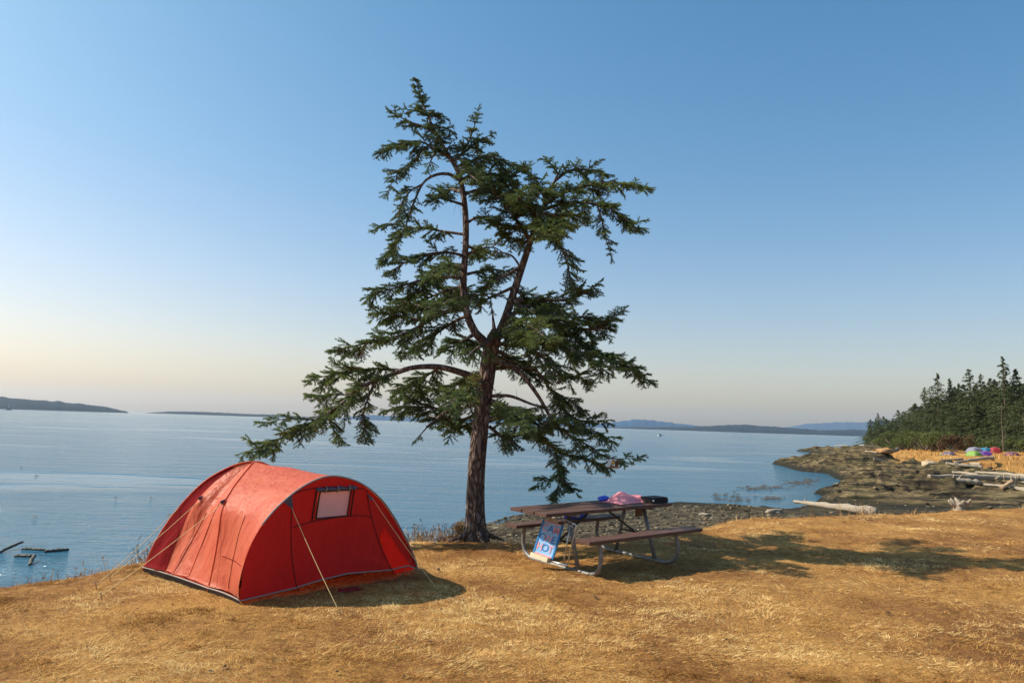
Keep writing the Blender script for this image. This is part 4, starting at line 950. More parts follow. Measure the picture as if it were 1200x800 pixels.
# black camp stove case with a pale latch
st = empty('stove_case'); tag(st, 'black flat case with a pale round latch at the end of the picnic table', 'case'); at_table(st, .945, -.16, TZ, -.1)
b = MB(); b.box((.29, .24, .055), Matrix.Translation((0, 0, .0275)), bev=.008); b.build('body', M['black'], st)
b = MB(); b.box((.28, .23, .014), Matrix.Translation((0, 0, .063)), bev=.004); b.build('lid', M['black'], st)
b = MB(); b.tube([(-.12, -.12, .035), (-.12, -.128, .035)], .014, 14); b.build('latch', M['white'], st)
b = MB(); b.tube([(-.03, -.121, .03), (-.03, -.135, .03), (.06, -.135, .03), (.06, -.121, .03)], .005, 6); b.build('handle', M['dark'], st, True)
# blue dry bag on the table behind the cloth and blue cloth on the far bench
b = MB(); blob(b, (0, 0, .03), .085, .05, .045, 0, seed=6, am=.6); o = b.build('blue_bag', M['bluebag'], None, True); at_table(o, .40, .24, TZ); tag(o, 'small blue bag behind the pink cloth on the picnic table', 'bag')
b = MB(); blob(b, (0, 0, .06), .19, .10, .13, 0, seed=9, am=.35); o = b.build('blue_bundle', M['bluebag'], None, True); at_table(o, .30, .70, .462); tag(o, 'blue bundle resting on the far bench of the picnic table', 'bundle')
# brown paper sack hung under the end of the top
b = MB(); b.box((.10, .05, .12), Matrix.Translation((0, 0, -.06)), bev=.008); b.tube([(-.03, 0, 0), (-.03, 0, .04), (.03, 0, .04), (.03, 0, 0)], .003, 5)
o = b.build('brown_sack', M['brownbox'], None); at_table(o, .80, -.02, tt - .075); tag(o, 'brown sack hung under the right end of the picnic table top', 'sack')

# hand-painted blue board at the near end
q = [P(635.3, 608.3, 9.02), P(658.6, 614.5, 8.86), P(627, 646.7, 8.93), P(650, 656, 8.77)]
bx = ((q[1] - q[0]) + (q[3] - q[2])); BWd = bx.length / 2; bx.normalize(); bz = ((q[0] - q[2]) + (q[1] - q[3])); BHt = bz.length / 2; bz = (bz - bx * bz.dot(bx)).normalized(); by = bz.cross(bx)
if by.dot(C0 - q[0]) > 0: by = -by
bz_ok = bx.cross(by)
if bz_ok.dot(bz) < 0: by = -by
BM = Matrix.Identity(4)
for i, a in enumerate((bx, bx.cross(bz) * -1, bz)):
    for j in range(3): BM[j][i] = a[j]
ctr = sum(q, Vector()) / 4; BM.translation = ctr
yf = BM.to_3x3() @ Vector((0, 1, 0)); fs = 1 if yf.dot(C0 - ctr) > 0 else -1           # which local y faces the viewer
sg = empty('painted_sign'); sg.matrix_world = BM; tag(sg, 'small hand painted blue board with pink and blue letters leaning by the picnic table', 'sign')
b = MB(); b.box((BWd, .018, BHt), bev=.002); b.build('board', M['sign_blue'], sg)
for s in (-1, 1):
    b = MB(); b.box((.022, .024, BHt + .004), Matrix.Translation((s * (BWd / 2 - .008), fs * .003, 0)), bev=.002); b.build('side_rim', M['sign_rim'], sg)
    b = MB(); b.box((BWd - .05, .024, .018), Matrix.Translation((0, fs * .003, s * (BHt / 2 - .008))), bev=.002); b.build('pink_rim', M['letter_pink'], sg)
def letter(ch, x, z, size, mat):
    c = D.curves.new('letter', 'FONT'); c.body = ch; c.size = size; c.extrude = .0012; c.align_x = 'CENTER'; c.align_y = 'CENTER'; c.offset = .0012
    t = D.objects.new('tmp', c); COL.objects.link(t); dg_ = bpy.context.evaluated_depsgraph_get(); me = D.meshes.new_from_object(t.evaluated_get(dg_)); D.objects.remove(t)
    Rm = Matrix.Rotation(math.radians(90), 4, 'X') if fs < 0 else Matrix.Rotation(math.radians(180), 4, 'Z') @ Matrix.Rotation(math.radians(90), 4, 'X')
    me.transform(Matrix.Translation((x, fs * .012, z)) @ Rm); o = link('letter', me, mat, sg); return o
rows = ['CAM', 'OWE', 'HOT']; cols = [['letter_pink', 'letter_blue', 'letter_pink'], ['letter_blue', 'letter_pink', 'letter_blue'], ['letter_pink', 'letter_blue', 'letter_pink']]
sx_ = 1 if fs < 0 else 1
for r, row in enumerate(rows):
    for c_, ch in enumerate(row):
        x = (c_ - 1) * BWd * .27; x = x if bx.dot(CM @ Vector((1, 0, 0))) > 0 else -x
        letter(ch, x, (1 - r) * BHt * .28, BHt * .30, M[cols[r][c_]])
# cream crate that the board leans on
cr_ = empty('cream_stand'); cr_.matrix_world = BM; tag(cr_, 'cream wooden stand behind and under the blue painted board', 'stand')
b = MB(); b.box((BWd * .5, .03, .05), Matrix.Translation((-BWd * .12, -fs * .03, BHt / 2 + .022)), bev=.003); b.build('top_block', M['cream'], cr_)
b = MB(); b.box((BWd * .86, .09, .055), Matrix.Translation((-BWd * .08, fs * .01, -BHt / 2 - .032)), bev=.004); b.build('foot_block', M['cream'], cr_)
b = MB(); b.box((.04, .02, BHt + .05), Matrix.Translation((-BWd * .1, -fs * .03, 0)), bev=.002); b.build('post', M['cream'], cr_)
# folding wire rack behind it
rk = empty('wire_rack'); tag(rk, 'pale folding wire rack standing between the painted board and table leg', 'rack')
def rod(pp, r=.008, mat='chrome', nm='rod'):
    b = MB(); b.tube(pp, r, 7); return b.build(nm, M[mat], rk, True)
a1, a2, a3, a4 = P(657, 606, 8.85), P(675, 615, 8.62), P(665, 662, 8.60), P(640, 656, 8.86)
rod([a1, a2 + Vector((-.01, 0, .008)), a2, a2 + Vector((0, 0, -.02)), a3], nm='upright_frame'); rod([a4, a3], .011, nm='foot_bar')
rod([P(668, 615, 8.74), P(660.5, 659, 8.72)], nm='upright'); rod([P(657, 609, 8.86), P(672, 617.5, 8.64)], .006, nm='top_bar')

# paper lantern box wedged on the low branch
lb = P(719, 543, TY - .62); lan = empty('hanging_box', lb, .35); tag(lan, 'small open brown box with white and yellow paper hung on the lowest right branch', 'box')
b = MB(); b.box((.12, .09, .035), Matrix.Translation((0, 0, -.05)), bev=.003); b.build('tray', M['tan'], lan)
b = MB(); b.box((.012, .09, .10), Matrix.Translation((.055, 0, 0)) @ Matrix.Rotation(.15, 4, 'Y'), bev=.002); b.build('side_flap', M['brownbox'], lan)
b = MB(); b.box((.008, .10, .13), Matrix.Translation((-.075, -.01, .01)) @ Matrix.Rotation(.45, 4, 'Y'), bev=.002); b.build('white_flap', M['white'], lan)
b = MB(); b.box((.05, .008, .045), Matrix.Translation((-.03, -.03, .015)) @ Matrix.Rotation(.3, 4, 'X'), bev=.002); b.build('yellow_card', M['yellow'], lan)
b = MB(); b.tube([(-.02, 0, -.04), (0, 0, .05), (.0, .0, .07)], .003, 5); b.build('tie', M['cord'], lan)

# ------------------------------------------------------------------ shore: driftwood, stones
def log(name, pa, pb, za, zb, r0, r1, mat, label, group=None, knots=3, seed=0, sit=None):
    A = G(*pa, za) if not isinstance(pa, Vector) else pa; B = G(*pb, zb) if not isinstance(pb, Vector) else pb
    rr = np.random.default_rng(seed + 100); n = 16; mid = (A + B) / 2
    if sit is not None:
        A.z = max(hz_at(A.x, A.y), SEA) + r0 * sit; B.z = max(hz_at(B.x, B.y), SEA) + r1 * sit
    bow = Vector((rr.normal(0, 1), rr.normal(0, 1), abs(rr.normal(0, .35)))) * (B - A).length * .022; pts = [A.lerp(B, k / n) + bow * math.sin(k / n * math.pi) + Vector((rr.normal(0, r0 * .12), rr.normal(0, r0 * .12), rr.normal(0, r0 * .08))) for k in range(n + 1)]
    o = empty(name, A.lerp(B, .5)); tag(o, label, 'driftwood log', group); off = Vector(o.location)
    b = MB(); b.add(*rough_tube([p - off for p in pts], [(r0 + (r1 - r0) * k / n) * (1 - .35 * (1 - k / n) ** 2 + .10 * math.sin(k * 1.7 + seed)) for k in range(n + 1)], 16, .28, 20 + seed)); b.add([pts[0] - off + (pts[0] - pts[1]).normalized() * r0 * .2] + [p for p in b.v[:16]], [(0, 1 + (k + 1) % 16, 1 + k) for k in range(16)])
    b.build('stem', M[mat], o, True)
    for k in range(knots):
        f = rr.uniform(.15, .85); p = A.lerp(B, f) - off; d = Vector((rr.normal(), rr.normal(), abs(rr.normal()) + .4)).normalized(); b = MB(); r = r0 + (r1 - r0) * f
        b.tube([p, p + d * r * 1.3, p + d * r * 2.1], [r * .34, r * .25, r * .12], 7); b.build('branch_stub', M[mat], o, True)
    return o
log('driftwood_log', (931, 587.5), (1023, 599.5), -1.7, -.75, .10, .155, 'drift', 'thick bleached log sloping from the inlet up to the golden grass edge', seed=1)
LG = 'bleached logs stranded on the rocks'
def zlog(px, py):        # settle a sight line on the shore
    lo = 20.0; z = -1.5
    for it in range(400):
        p = P(px, py, lo)
        if p.z <= max(hz_at(p.x, p.y), SEA): return p
        lo *= 1.01
    return p
def rlog(pa, pb, r0, r1, mat, label, seed, k=2):
    A, B = zlog(*pa), zlog(*pb)
    # keep a log a plausible length: far end follows the near end's distance
    if abs(A.y - B.y) > 16: B = P(*pb, A.y + math.copysign(16, B.y - A.y))
    A.z += r0 * .7; B.z += r1 * .7
    log('driftwood_log', A, B, 0, 0, r0, r1, mat, label, LG, k, seed)
rlog((1089, 560), (1212, 566), 0.187, 0.245, 'drift', 'long bleached log lying across the middle of the rock shelf', 2, 4)
rlog((1105, 564), (1149, 568), 0.216, 0.202, 'drift', 'short thick pale log just below the long bleached log', 3)
rlog((1149, 568), (1213, 578), 0.115, 0.187, 'drift', 'thin log nearest the viewer running to the right edge of the shelf', 4)
rlog((1114, 554), (1152, 560), 0.122, 0.144, 'drift', 'slim pale log tucked behind the long bleached log', 5)
rlog((1144, 554), (1214, 561), 0.122, 0.187, 'drift', 'straight pale log behind the leaning timber at the right edge', 6, 1)
rlog((1108, 544.5), (1151, 549), 0.216, 0.173, 'drift', 'bleached log lowest in the pile at the foot of the camp meadow', 7)
rlog((1120, 543.5), (1163, 539), 0.187, 0.216, 'drift', 'pale log slanting up onto the tawny camp meadow', 8, 1)
rlog((1101, 540.5), (1128, 539), 0.158, 0.173, 'drift', 'short far log where the rock shelf meets the meadow', 9)
rlog((1136, 544.5), (1149, 545.2), 0.187, 0.187, 'drift', 'stubby log with a dark end below the camp meadow', 10, 0)
rlog((1024, 538.5), (1036, 541), 0.144, 0.130, 'drift', 'short pale log low on the middle rock shelf', 11, 0)
rlog((1014, 529), (1030, 531.5), 0.158, 0.130, 'drift', 'distant pale log at the base of the orange rock', 12, 0)
rlog((1018, 534), (1052, 528), 0.216, 0.216, 'drift_dark', 'dark log lying across the far rock shelf', 13, 0)
rlog((978, 522), (994, 522.5), 0.202, 0.144, 'drift', 'farthest pale log on the low point', 14, 0)
# leaning timber at the right
A = zlog(1173, 572); B = A + Vector((1.2, .5, .55)); log('driftwood_plank', A, B, 0, 0, .2, .12, 'drift_warm', 'tan timber leaning up on the logs at the right of the shelf', None, 0, 15)
for k, (px, lb_) in enumerate(((1187, 'upright grey stake left of its twin among the logs'), (1190.5, 'upright grey stake right of its twin among the logs'))):
    A = zlog(px, 571); A.z -= .05; log('driftwood_stake', A, A + Vector((.12 * (k - .5), 0, .85)), 0, 0, .07, .06, 'drift', lb_, None, 0, 16 + k)
# root stump at the grass edge
sp = G(1124, 595); sp.z = hz_at(sp.x, sp.y); stp = empty('root_stump', sp); tag(stp, 'bleached root stump with upright prongs at the edge of the grass', 'stump'); rr = np.random.default_rng(9)
b = MB(); b.add(*rough_tube([Vector((0, 0, -.1)), Vector((0, 0, .05)), Vector((0, 0, .14))], [.14, .12, .09], 14, .2, 31)); b.build('stem', M['drift'], stp, True)
for k in range(8):
    a = -1 + k / 7 * 2; b = MB(); top = Vector((a * .22 + rr.normal(0, .02), rr.normal(0, .07), .20 + rr.uniform(-.04, .06))); b.add(*rough_tube([Vector((a * .07, 0, .08)), Vector((a * .17, 0, .13)), top], [.05, .05, .03], 8, .25, 33 + k)); b.build('root', M['drift'], stp, True)
# floating sticks lower left
FL = [((0, 647.5), (26, 641), .05, 'dark floating stick at the left edge with a raised tip'), ((26, 643.5), (52, 645), .05, 'slender floating stick just right of the raised tip one'), ((52, 647), (80, 644.5), .06, 'longest pale floating stick, nearest the dry weeds'),
      ((17, 652), (40, 652.5), .06, 'level dark floating stick below the others'), ((35, 662), (40, 657), .05, 'short stick poking out of the water by the bank')]
for k, (pa, pb, r, lb_) in enumerate(FL):
    A = G(*pa, SEA); B = G(*pb, SEA); A.z = SEA + .02; B.z = SEA + (.18 if k in (0, 4) else .03); log('floating_stick', A, B, 0, 0, r * 1.3, r * .7, 'drift_dark', lb_, None, 1, 40 + k)
# kelp afloat in the inlet
r_ = np.random.default_rng(77); V = []; F = []
for (px, py, n, sx, sy) in [(935, 566, 60, 8, 1.5), (905, 571, 40, 9, 1.2), (880, 572, 30, 6, 1), (860, 584, 26, 12, 2), (905, 584, 30, 6, 1), (950, 563, 40, 5, 1.2), (850, 580, 16, 14, 3), (120, 560, 6, 90, 20), (300, 600, 5, 60, 10)]:
    for k in range(n):
        c = G(px + r_.normal(0, sx), py + r_.normal(0, sy), SEA); w = r_.uniform(.06, .30); h = r_.uniform(.012, .05); a = r_.normal(0, .3)
        ring = [(c.x + w * math.cos(t) * (1 + r_.normal(0, .2)), c.y + h * math.sin(t) * 3 + a * w * math.cos(t), SEA + .02) for t in np.linspace(0, 6.28, 7)[:-1]]
        i = len(V); V += [(c.x, c.y, SEA + .07)] + ring; F += [(i, i + 1 + j, i + 1 + (j + 1) % 6) for j in range(6)]
tag(link('kelp', np_mesh('kelp', np.array(V), np.array(F)), M['drift_dark']), 'dark kelp floating in the inlet', 'kelp', kind='stuff')
# beach stones
def rocks(name, n, xr, yr, smin, smax, mat, seed, label):
    r_ = np.random.default_rng(seed); bm = bmesh.new(); bmesh.ops.create_icosphere(bm, subdivisions=2, radius=1); bm.verts.index_update()
    b0 = np.array([tuple(v.co) for v in bm.verts]); f0 = np.array([[v.index for v in f.verts] for f in bm.faces]); bm.free()
    V = []; F = []; cnt = 0; x = r_.uniform(*xr, n * 3); y = r_.uniform(*yr, n * 3); z, dc_, dg_, df_, t_, tg_ = terrain(x, y); ok = (z > SEA - .15) & (dg_ < -1.0) & (dg_ > -40) & (df_ < -1)
    for X_, Y_, Z_ in list(zip(x[ok], y[ok], z[ok]))[:n]:
        s = smin * (smax / smin) ** (r_.random() ** 2.2); v = b0 * (1 + .22 * np.sin(b0[:, [1]] * 3 + r_.uniform(0, 6)) + .15 * np.sin(b0[:, [0]] * 5 + r_.uniform(0, 6)))
        v = v * np.array([s * r_.uniform(.9, 1.7), s * r_.uniform(.8, 1.2), s * r_.uniform(.4, .75)]); a = r_.uniform(0, 3.14); c, q = math.cos(a), math.sin(a)
        v = np.stack([v[:, 0] * c - v[:, 1] * q, v[:, 0] * q + v[:, 1] * c, v[:, 2]], 1) + (X_, Y_, Z_ + s * .1); V.append(v); F.append(f0 + cnt); cnt += len(b0)
    T = np.repeat(r_.random(len(V)), len(b0)); o = link(name, np_mesh(name, np.concatenate(V), np.concatenate(F), dict(tint=T)), mat, smooth=True); tag(o, label, 'stones', kind='stuff')
sm_ = NT('shore_stone'); v = sm_.pos(); sc_ = sm_.ramp(sm_.math('ADD', sm_.math('MULTIPLY', sm_.attr('tint'), .75), sm_.math('MULTIPLY', sm_.noise(v, 6, 4), .3)), [(.15, (.026, .02, .014)), (.55, (.085, .064, .038)), (.85, (.17, .135, .08)), (.98, (.40, .36, .29))])
sm_.pbsdf(sc_, .85, sm_.bump(sm_.noise(v, 22, 4), .6, .03)); M['stone'] = sm_.m
rocks('beach_stones', 4200, (-3, 14), (21, 44), .02, .11, M['stone'], 81, 'cobbles and pebbles covering the small beach')
rocks('shelf_stones', 700, (18, 70), (40, 120), .05, .28, M['stone'], 82, 'loose stones strewn over the rock shelf')
for k, (px, py, s, lb_) in enumerate([(908, 600.5, .45, 'pale flat rock at the water edge beside the golden grass'), (826, 604, .30, 'white rock with a dark top behind the table bench'), (975, 601, .16, 'small white stone in the golden grass edge')]):
    p = zlog(px, py); b = MB(); blob(b, (0, 0, s * .12), s, s * .6, s * .35, .3, seed=60 + k, am=.6); o = b.build('pale_rock', M['drift'], None, True); o.location = p; tag(o, lb_, 'rock')

# ------------------------------------------------------------------ conifer wood behind the camp
def conifer(seed, W_, start, gap, droop, n_br, trunk_show=0.0, lean=0):
    """unit-height conifer -> (trunk mesh, crown mesh)"""
    r_ = np.random.default_rng(seed); tb = MB(); pts = [Vector((lean * (k / 10) ** 2, 0, k / 10)) for k in range(11)]; tb.tube(pts, [.013 * (1 - k / 10.6) for k in range(11)], 7)
    V = []; T = []
    for k in range(n_br):
        f = start + (1 - start) * (k + r_.random()) / n_br; hgt = f; a = r_.uniform(0, 6.283)
        prof = (1 - f) ** .75 * (1 + .5 * math.sin(f * 9 + seed)) * (.55 + .45 * min(1, (f - start) / .15 + .3)); 
        if r_.random() < gap: continue
        L = W_ * prof * r_.uniform(.55, 1.25) + .012; base = np.array([lean * hgt ** 2, 0, hgt]); d = np.array([math.cos(a), math.sin(a), -droop + .5 * f ** 2]); sd = np.array([-math.sin(a), math.cos(a), 0])
        m = int(10 + 150 * L); t = r_.random(m) ** .75; wdt = L * .28 * (1 - t * .6)
        c = base + d * (L * t)[:, None] + sd * (r_.uniform(-1, 1, m) * wdt)[:, None]; c[:, 2] -= L * .22 * t ** 2 + np.abs(r_.normal(0, .010, m)) - .003
        u = d * .6 + sd * r_.normal(0, .8, m)[:, None] + np.array([0, 0, 1]) * r_.normal(-.35, .3, m)[:, None]; u /= np.linalg.norm(u, axis=1)[:, None]
        w = np.cross(u, r_.normal(0, 1, (m, 3))); w /= np.linalg.norm(w, axis=1)[:, None]; s = .0105 * r_.uniform(.6, 1.5, m)[:, None]
        V.append(np.stack([c - u * s, c + w * s * .38, c + u * s, c - w * s * .38], 1).reshape(-1, 3)); T.append(np.repeat(np.clip(.42 + r_.normal(0, .13) + r_.normal(0, .12, m), 0, 1), 4))
    V = np.concatenate(V); T = np.concatenate(T)
    me = np_mesh('crown', V, np.arange(len(V)).reshape(-1, 4), dict(tint=T)); me.materials.append(M['far_needles'])
    to = D.meshes.new('trunk'); to.from_pydata(tb.v, [], tb.f); to.materials.append(M['farbark']); return to, me
VAR = [conifer(1, .20, .18, .05, .25, 190), conifer(2, .30, .10, .10, .18, 190), conifer(3, .17, .25, .05, .3, 150, lean=.03), conifer(4, .24, .42, .35, .05, 130), conifer(5, .34, .06, .0, .3, 220), conifer(6, .15, .3, .15, .2, 130, lean=-.02), conifer(8, .38, .04, .0, .2, 230)]
r_ = np.random.default_rng(90)
def tree_at(px, py, dist, var, label, group=None, wide=1.0, name='conifer_tree'):
    top = P(px, py, dist); z = hz_at(top.x, top.y); z = max(z, SEA + .2); h = top.z - z + .3
    o = empty(name, (top.x, top.y, z - .3)); o.scale = (h * wide, h * wide, h); o.rotation_euler = (0, 0, r_.uniform(0, 6.28)); tag(o, label, 'conifer', group)
    for nm, me in zip(('trunk', 'crown'), VAR[var]):
        c = D.objects.new(nm, me); COL.objects.link(c); c.parent = o
    return o
NAMED = [(1175, 418, 150, 3, 'tallest tree of the wood, thin with tiered open branches', 1.1), (1190, 432, 150, 0, 'dark pointed conifer right beside the tallest open tree', 1), (1160, 443, 160, 0, 'narrow pointed tree directly left of the tallest open tree', 1),
         (1147, 438, 165, 5, 'very thin spire with a dark tip, second spire left of the tallest tree', 1), (1136, 432, 170, 5, 'tall slender spire standing above the middle of the wood', 1.1), (1112, 443, 185, 2, 'ragged topped fir left of the slender spire', 1.2),
         (1098, 437.5, 185, 1, 'highest conifer at the left end of the wood, its ragged crown against the sky', 1.0), (1083, 454, 195, 3, 'leaning open fir at the left shoulder of the wood', 1.25), (1029, 484, 262, 1, 'small bushy conifer at the seaward tip of the wood', 1.15), (1123, 449, 180, 1, 'broad dark fir between two taller spires', 1)]
for px, py, d, v, lb_, w in NAMED: tree_at(px, py, d, v, lb_, None, w)
# the rest of the wood: skyline heights by position
SKY = [(1010, 512), (1020, 496), (1030, 489), (1045, 486), (1058, 482), (1068, 477), (1076, 466), (1085, 468), (1095, 460), (1110, 458), (1125, 455), (1140, 452), (1155, 452), (1168, 448), (1185, 446), (1200, 448), (1240, 440), (1300, 430)]
sxp = [a for a, _ in SKY]; syp = [b for _, b in SKY]
GRP = 'dark conifers massed in the wood'
for k in range(150):
    px = 1015 + (1290 - 1015) * (max(k + r_.uniform(-.6, .6), 0) / 150) ** 1.25; row = k % 4
    d = float(np.interp(px, [1016, 1060, 1100, 1200, 1300], [262, 215, 176, 142, 125])) + row * 9 + r_.uniform(-3, 3)
    py = float(np.interp(px, sxp, syp)) + r_.uniform(-5, 8) + (3 - row) * 6
    tree_at(px, py, d, int(r_.choice([0, 1, 2, 4, 4, 6, 6])), 'dark green conifer in the close mass of the wood', GRP, r_.uniform(1.25, 1.9))
# pale bare trunk in front of the wood
p = P(1176, 531, 140); p.z = hz_at(p.x, p.y); o = empty('bare_tree', p); tag(o, 'slim pale dead trunk standing in front of the wood behind the red tents', 'tree'); b = MB(); b.add(*rough_tube([Vector((0, 0, -.3)), Vector((.05, 0, 3)), Vector((-.1, 0, 6)), Vector((.1, 0, 9))], [.12, .10, .07, .03], 10, .1, 61)); b.build('trunk', M['farbark'], o, True)
for k in range(12):
    z_ = 2 + k * .55; a = r_.uniform(0, 6.28); b = MB(); b.tube([(0, 0, z_), (math.cos(a) * .7, math.sin(a) * .7, z_ + .1)], [.03, .01], 5); b.build('branch', M['farbark'], o)

def shrub(px, pyb, dist, h, w, n, mat, label, seed, group=None, size=.16, name='shrub'):
    p = P(px, pyb, dist); p.z = max(hz_at(p.x, p.y), SEA); return bush(name, p, h, w, n, size, M[mat], seed, label, 'shrub', group, 9)
SG = 'olive shrubs in front of the wood'
for k, (px, d, h, w) in enumerate([(1036, 215, 3.6, 5), (1046, 200, 4.6, 5.4), (1056, 182, 4.2, 5.2), (1066, 172, 4.6, 5), (1076, 160, 4.4, 4.6), (1085, 150, 4.8, 4.6), (1093, 146, 4.4, 4.2), (1103, 142, 4.6, 4), (1026, 232, 3.0, 5), (1135, 148, 2.6, 4), (1150, 146, 2.2, 4), (1165, 145, 2.4, 4), (1186, 142, 2.2, 4), (1200, 138, 2.6, 4)]):
    shrub(px, 530, d, h, w, 2600, 'olive', 'olive green shrub in the thicket before the conifers', 200 + k, SG)
shrub(1118, 532, 134, 3.6, 3.4, 3200, 'rust', 'rusty red shrub standing beside the camp tents', 231)
shrub(1039, 530, 190, 1.9, 3.0, 900, 'olive', 'low green bush beside the orange rock', 233)
for k in range(3): pass
# tawny tussocks on the meadow
r_ = np.random.default_rng(91); n = 26000; x = r_.uniform(35, 130, n); y = r_.uniform(60, 190, n); z, a1_, a2_, dfm, a3_, a4_ = terrain(x, y); k = (dfm > 0) & (fbm(x * .3, y * .3, 3, 60) > -.1); x, y, z = x[k], y[k], z[k]; n = len(x)
h = r_.uniform(.15, .55, n) * (1 + fbm(x * .2, y * .2, 2, 61)); th = r_.uniform(0, 3.14, n); w = .05; dx, dy = np.cos(th) * w, np.sin(th) * w
V = np.stack([np.stack([x - dx, y - dy, z - .05], 1), np.stack([x + dx, y + dy, z - .05], 1), np.stack([x + r_.normal(0, .12, n), y + r_.normal(0, .12, n), z + h], 1)], 1).reshape(-1, 3)
tag(link('meadow_grass', np_mesh('meadow_grass', V, np.arange(len(V)).reshape(-1, 3), dict(tint=np.repeat(np.clip(r_.normal(.5, .16, n), 0, 1), 3))), M['straw']), 'tall tawny grass on the far camp meadow', 'grass', kind='stuff')

# far tents
def far_tent(px, pyb, dist, w, dpt, h, col, label, rz=0, door=(.05, .05, .06)):
    p = P(px, pyb, dist); p.z = hz_at(p.x, p.y); o = empty('camp_tent', p, rz); tag(o, label, 'tent')
    m = simple('tent_' + '%d' % int(px * 10), col, tuple(c * .8 for c in col), .6, 2, .3, .03); b = MB(); n = 16; V = []
    for j in range(n + 1):
        for i in range(n + 1):
            u, v = i / n * 2 - 1, j / n * 2 - 1; mm = (abs(u) ** 5 + abs(v) ** 5) ** .2; z_ = h * math.sqrt(max(0, 1 - min(1, mm) ** 2.2)); V.append((u * w / 2, v * dpt / 2, z_ * (1 + .03 * wr(u * 3, v * 3, 5))))
    b.add(V, [(j * (n + 1) + i, j * (n + 1) + i + 1, (j + 1) * (n + 1) + i + 1, (j + 1) * (n + 1) + i) for j in range(n) for i in range(n)]); b.build('fly_sheet', m, o, True)
    b = MB(); b.tube([(-w * .5, -dpt * .5, 0), (-w * .26, -dpt * .26, h * .86), (0, 0, h * 1.02), (w * .26, dpt * .26, h * .86), (w * .5, dpt * .5, 0)], .03, 6); b.tube([(w * .5, -dpt * .5, 0), (w * .26, -dpt * .26, h * .86), (0, 0, h * 1.02), (-w * .26, dpt * .26, h * .86), (-w * .5, dpt * .5, 0)], .03, 6); b.build('pole', M['hem'], o, True)
    dm = simple('door_' + '%d' % int(px * 10), door, None, .7, 3); b = MB(); b.add([(-w * .17, -dpt * .5, .05), (w * .17, -dpt * .5, .05), (w * .10, -dpt * .40, h * .62), (-w * .10, -dpt * .40, h * .62)], [(0, 1, 2, 3)]); b.build('door', dm, o)
far_tent(1141.5, 533.5, 112, 1.8, 2.0, .86, (.17, .30, .05), 'lime green dome tent in front row of the camp', .3, (.6, .8, .3))
far_tent(1155, 533, 114, 1.9, 2.0, .88, (.10, .03, .22), 'purple dome tent directly right of the lime green one', -.2, (.08, .02, .12))
far_tent(1142, 524.5, 136, 2.7, 2.4, 1.3, (.20, .20, .25), 'pale lavender grey tent in the back row of the camp', .2, (.25, .24, .3))
far_tent(1155, 523.5, 137, 2.1, 2.4, 1.15, (.02, .14, .24), 'turquoise blue tent between the lavender and the red one', .1, (.02, .2, .4))
far_tent(1166, 524, 136, 1.9, 2.0, 1.15, (.30, .025, .03), 'bright red dome tent at the right end of the back row', -.2, (.25, .01, .08))
far_tent(1186, 530.5, 116, 2.0, 2.0, .75, (.16, .055, .07), 'low dusty maroon tent alone in the meadow', .2)
far_tent(1112, 532.5, 118, 1.9, 2.0, .75, (.10, .10, .16), 'low dark slate tent below the rusty shrub', .4)
far_tent(1009, 521, 262, 4.0, 3.2, 2.0, (.5, .46, .42), 'whitish tent far out near the point', 0)
# small bags by the dark tent
for px, lb_, mt in ((1103, 'small green jug at the left of the dark slate tent', 'olive'),):
    p = P(px, 531, 120); p.z = hz_at(p.x, p.y); b = MB(); b.add(*rough_tube([Vector((0, 0, 0)), Vector((0, 0, .3)), Vector((0, 0, .42)), Vector((0, 0, .5))], [.17, .17, .10, .05], 12, .02, 3)); o = b.build('water_jug', simple('jug_green', (.1, .5, .25)), None, True); o.location = p; tag(o, lb_, 'jug')
# orange weathered rock by the point
for k, (px, py, s, lb_) in enumerate([(1038, 529.5, .8, 'orange lichen covered rock below the olive shrubs'), (1090, 545.5, .8, 'round tan boulder at the left end of the log pile')]):
    p = zlog(px, py); b = MB(); blob(b, (0, 0, s * .1), s * 1.3, s, s * .55, .2, seed=70 + k, am=.5); o = b.build('boulder', simple('boulder_%s' % 'ab'[k], (.36, .2, .09) if k == 0 else (.45, .34, .22), None, .9, .8, .8, .2), None, True); o.location = p; tag(o, lb_, 'boulder')

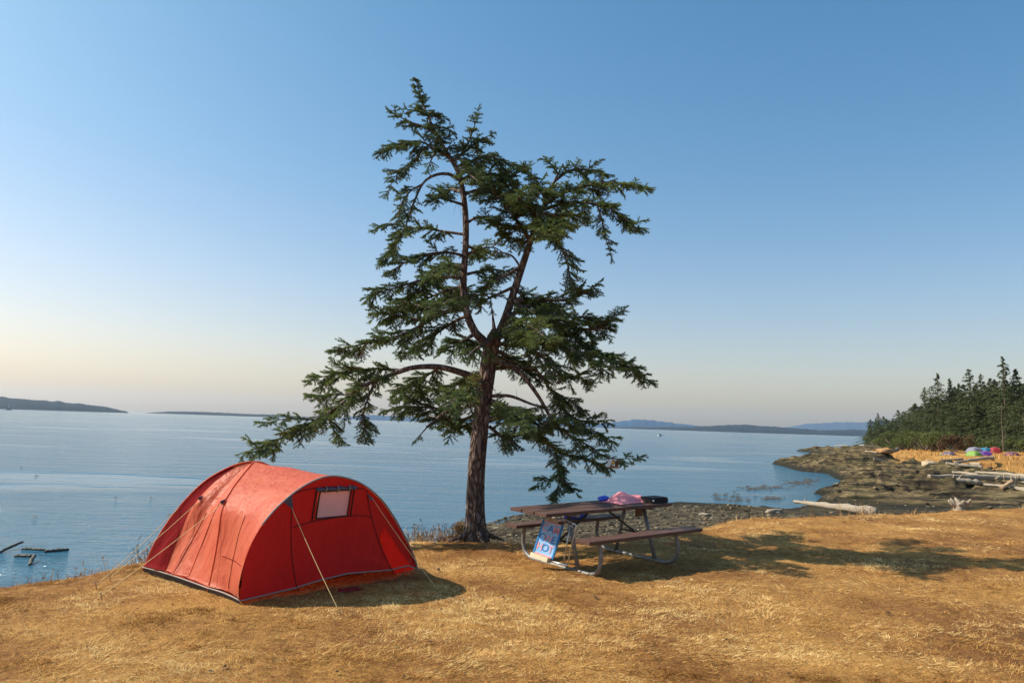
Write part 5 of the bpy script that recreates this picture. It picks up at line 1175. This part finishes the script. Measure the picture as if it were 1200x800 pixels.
# boats far out
def boat(px, py, scale, label, mast=False):
    p = G(px, py, SEA); o = empty('boat', (p.x, p.y, SEA), .3); o.scale = (scale,) * 3; tag(o, label, 'boat')
    V = []; 
    for x, w_, zb in ((-2.6, .8, .0), (-1.5, 1, -.05), (0, 1.05, -.05), (1.5, .8, 0), (2.8, .05, .25)):
        V += [(x, -w_, .8 + .1 * x * (x > 0)), (x, -w_ * .6, zb - .1), (x, w_ * .6, zb - .1), (x, w_, .8 + .1 * x * (x > 0))]
    b = MB(); b.add(V, [(i * 4 + k, i * 4 + k + 1, i * 4 + k + 5, i * 4 + k + 4) for i in range(4) for k in range(3)] + [(0, 1, 2, 3)] + [(i * 4, i * 4 + 4, i * 4 + 7, i * 4 + 3) for i in range(4)]); b.build('hull', M['white'], o)
    b = MB(); b.box((1.6, 1.2, .9), Matrix.Translation((-.3, 0, 1.3)), bev=.1); b.build('cabin', M['black'], o)
    if mast: b = MB(); b.tube([(0, 0, .8), (0, 0, 7)], [.12, .06], 6); b.build('mast', M['white'], o)
boat(774, 510.5, .7, 'small dark boat with white hull off the blue hills', False)
boat(515.5, 503.8, .8, 'tiny motorboat seen on the water left of the fir trunk')
boat(10, 480.5, 2.0, 'distant sailing boat at the far left under the wooded island', True)

# small litter on the turf: cones, twigs, clods
r_ = np.random.default_rng(95); V = []; F = []
for k in range(420):
    a = r_.uniform(-.75, .75); r = 3.6 + 12 * r_.random() ** 1.6; x = math.sin(a) * r; y = math.cos(a) * r
    z, a1_, dgx, a2_, a3_, a4_ = terrain(np.array([x]), np.array([y]))
    if dgx[0] < .1: continue
    L = r_.uniform(.008, .022) * (2.0 if r_.random() < .12 else 1); w = L * r_.uniform(.15, .5); th = r_.uniform(0, 3.14); u = np.array([math.cos(th), math.sin(th), 0]); v = np.array([-math.sin(th), math.cos(th), 0]); c = np.array([x, y, z[0] + .018]); i = len(V)
    V += [c - u * L, c + v * w, c + u * L, c - v * w, c + np.array([0, 0, w * 1.2])]; F += [(i, i + 1, i + 4), (i + 1, i + 2, i + 4), (i + 2, i + 3, i + 4), (i + 3, i, i + 4)]
tag(link('turf_litter', np_mesh('turf_litter', np.array(V), np.array(F)), M['litter']), 'dark cones, twigs and clods scattered over the dry turf', 'litter', kind='stuff')
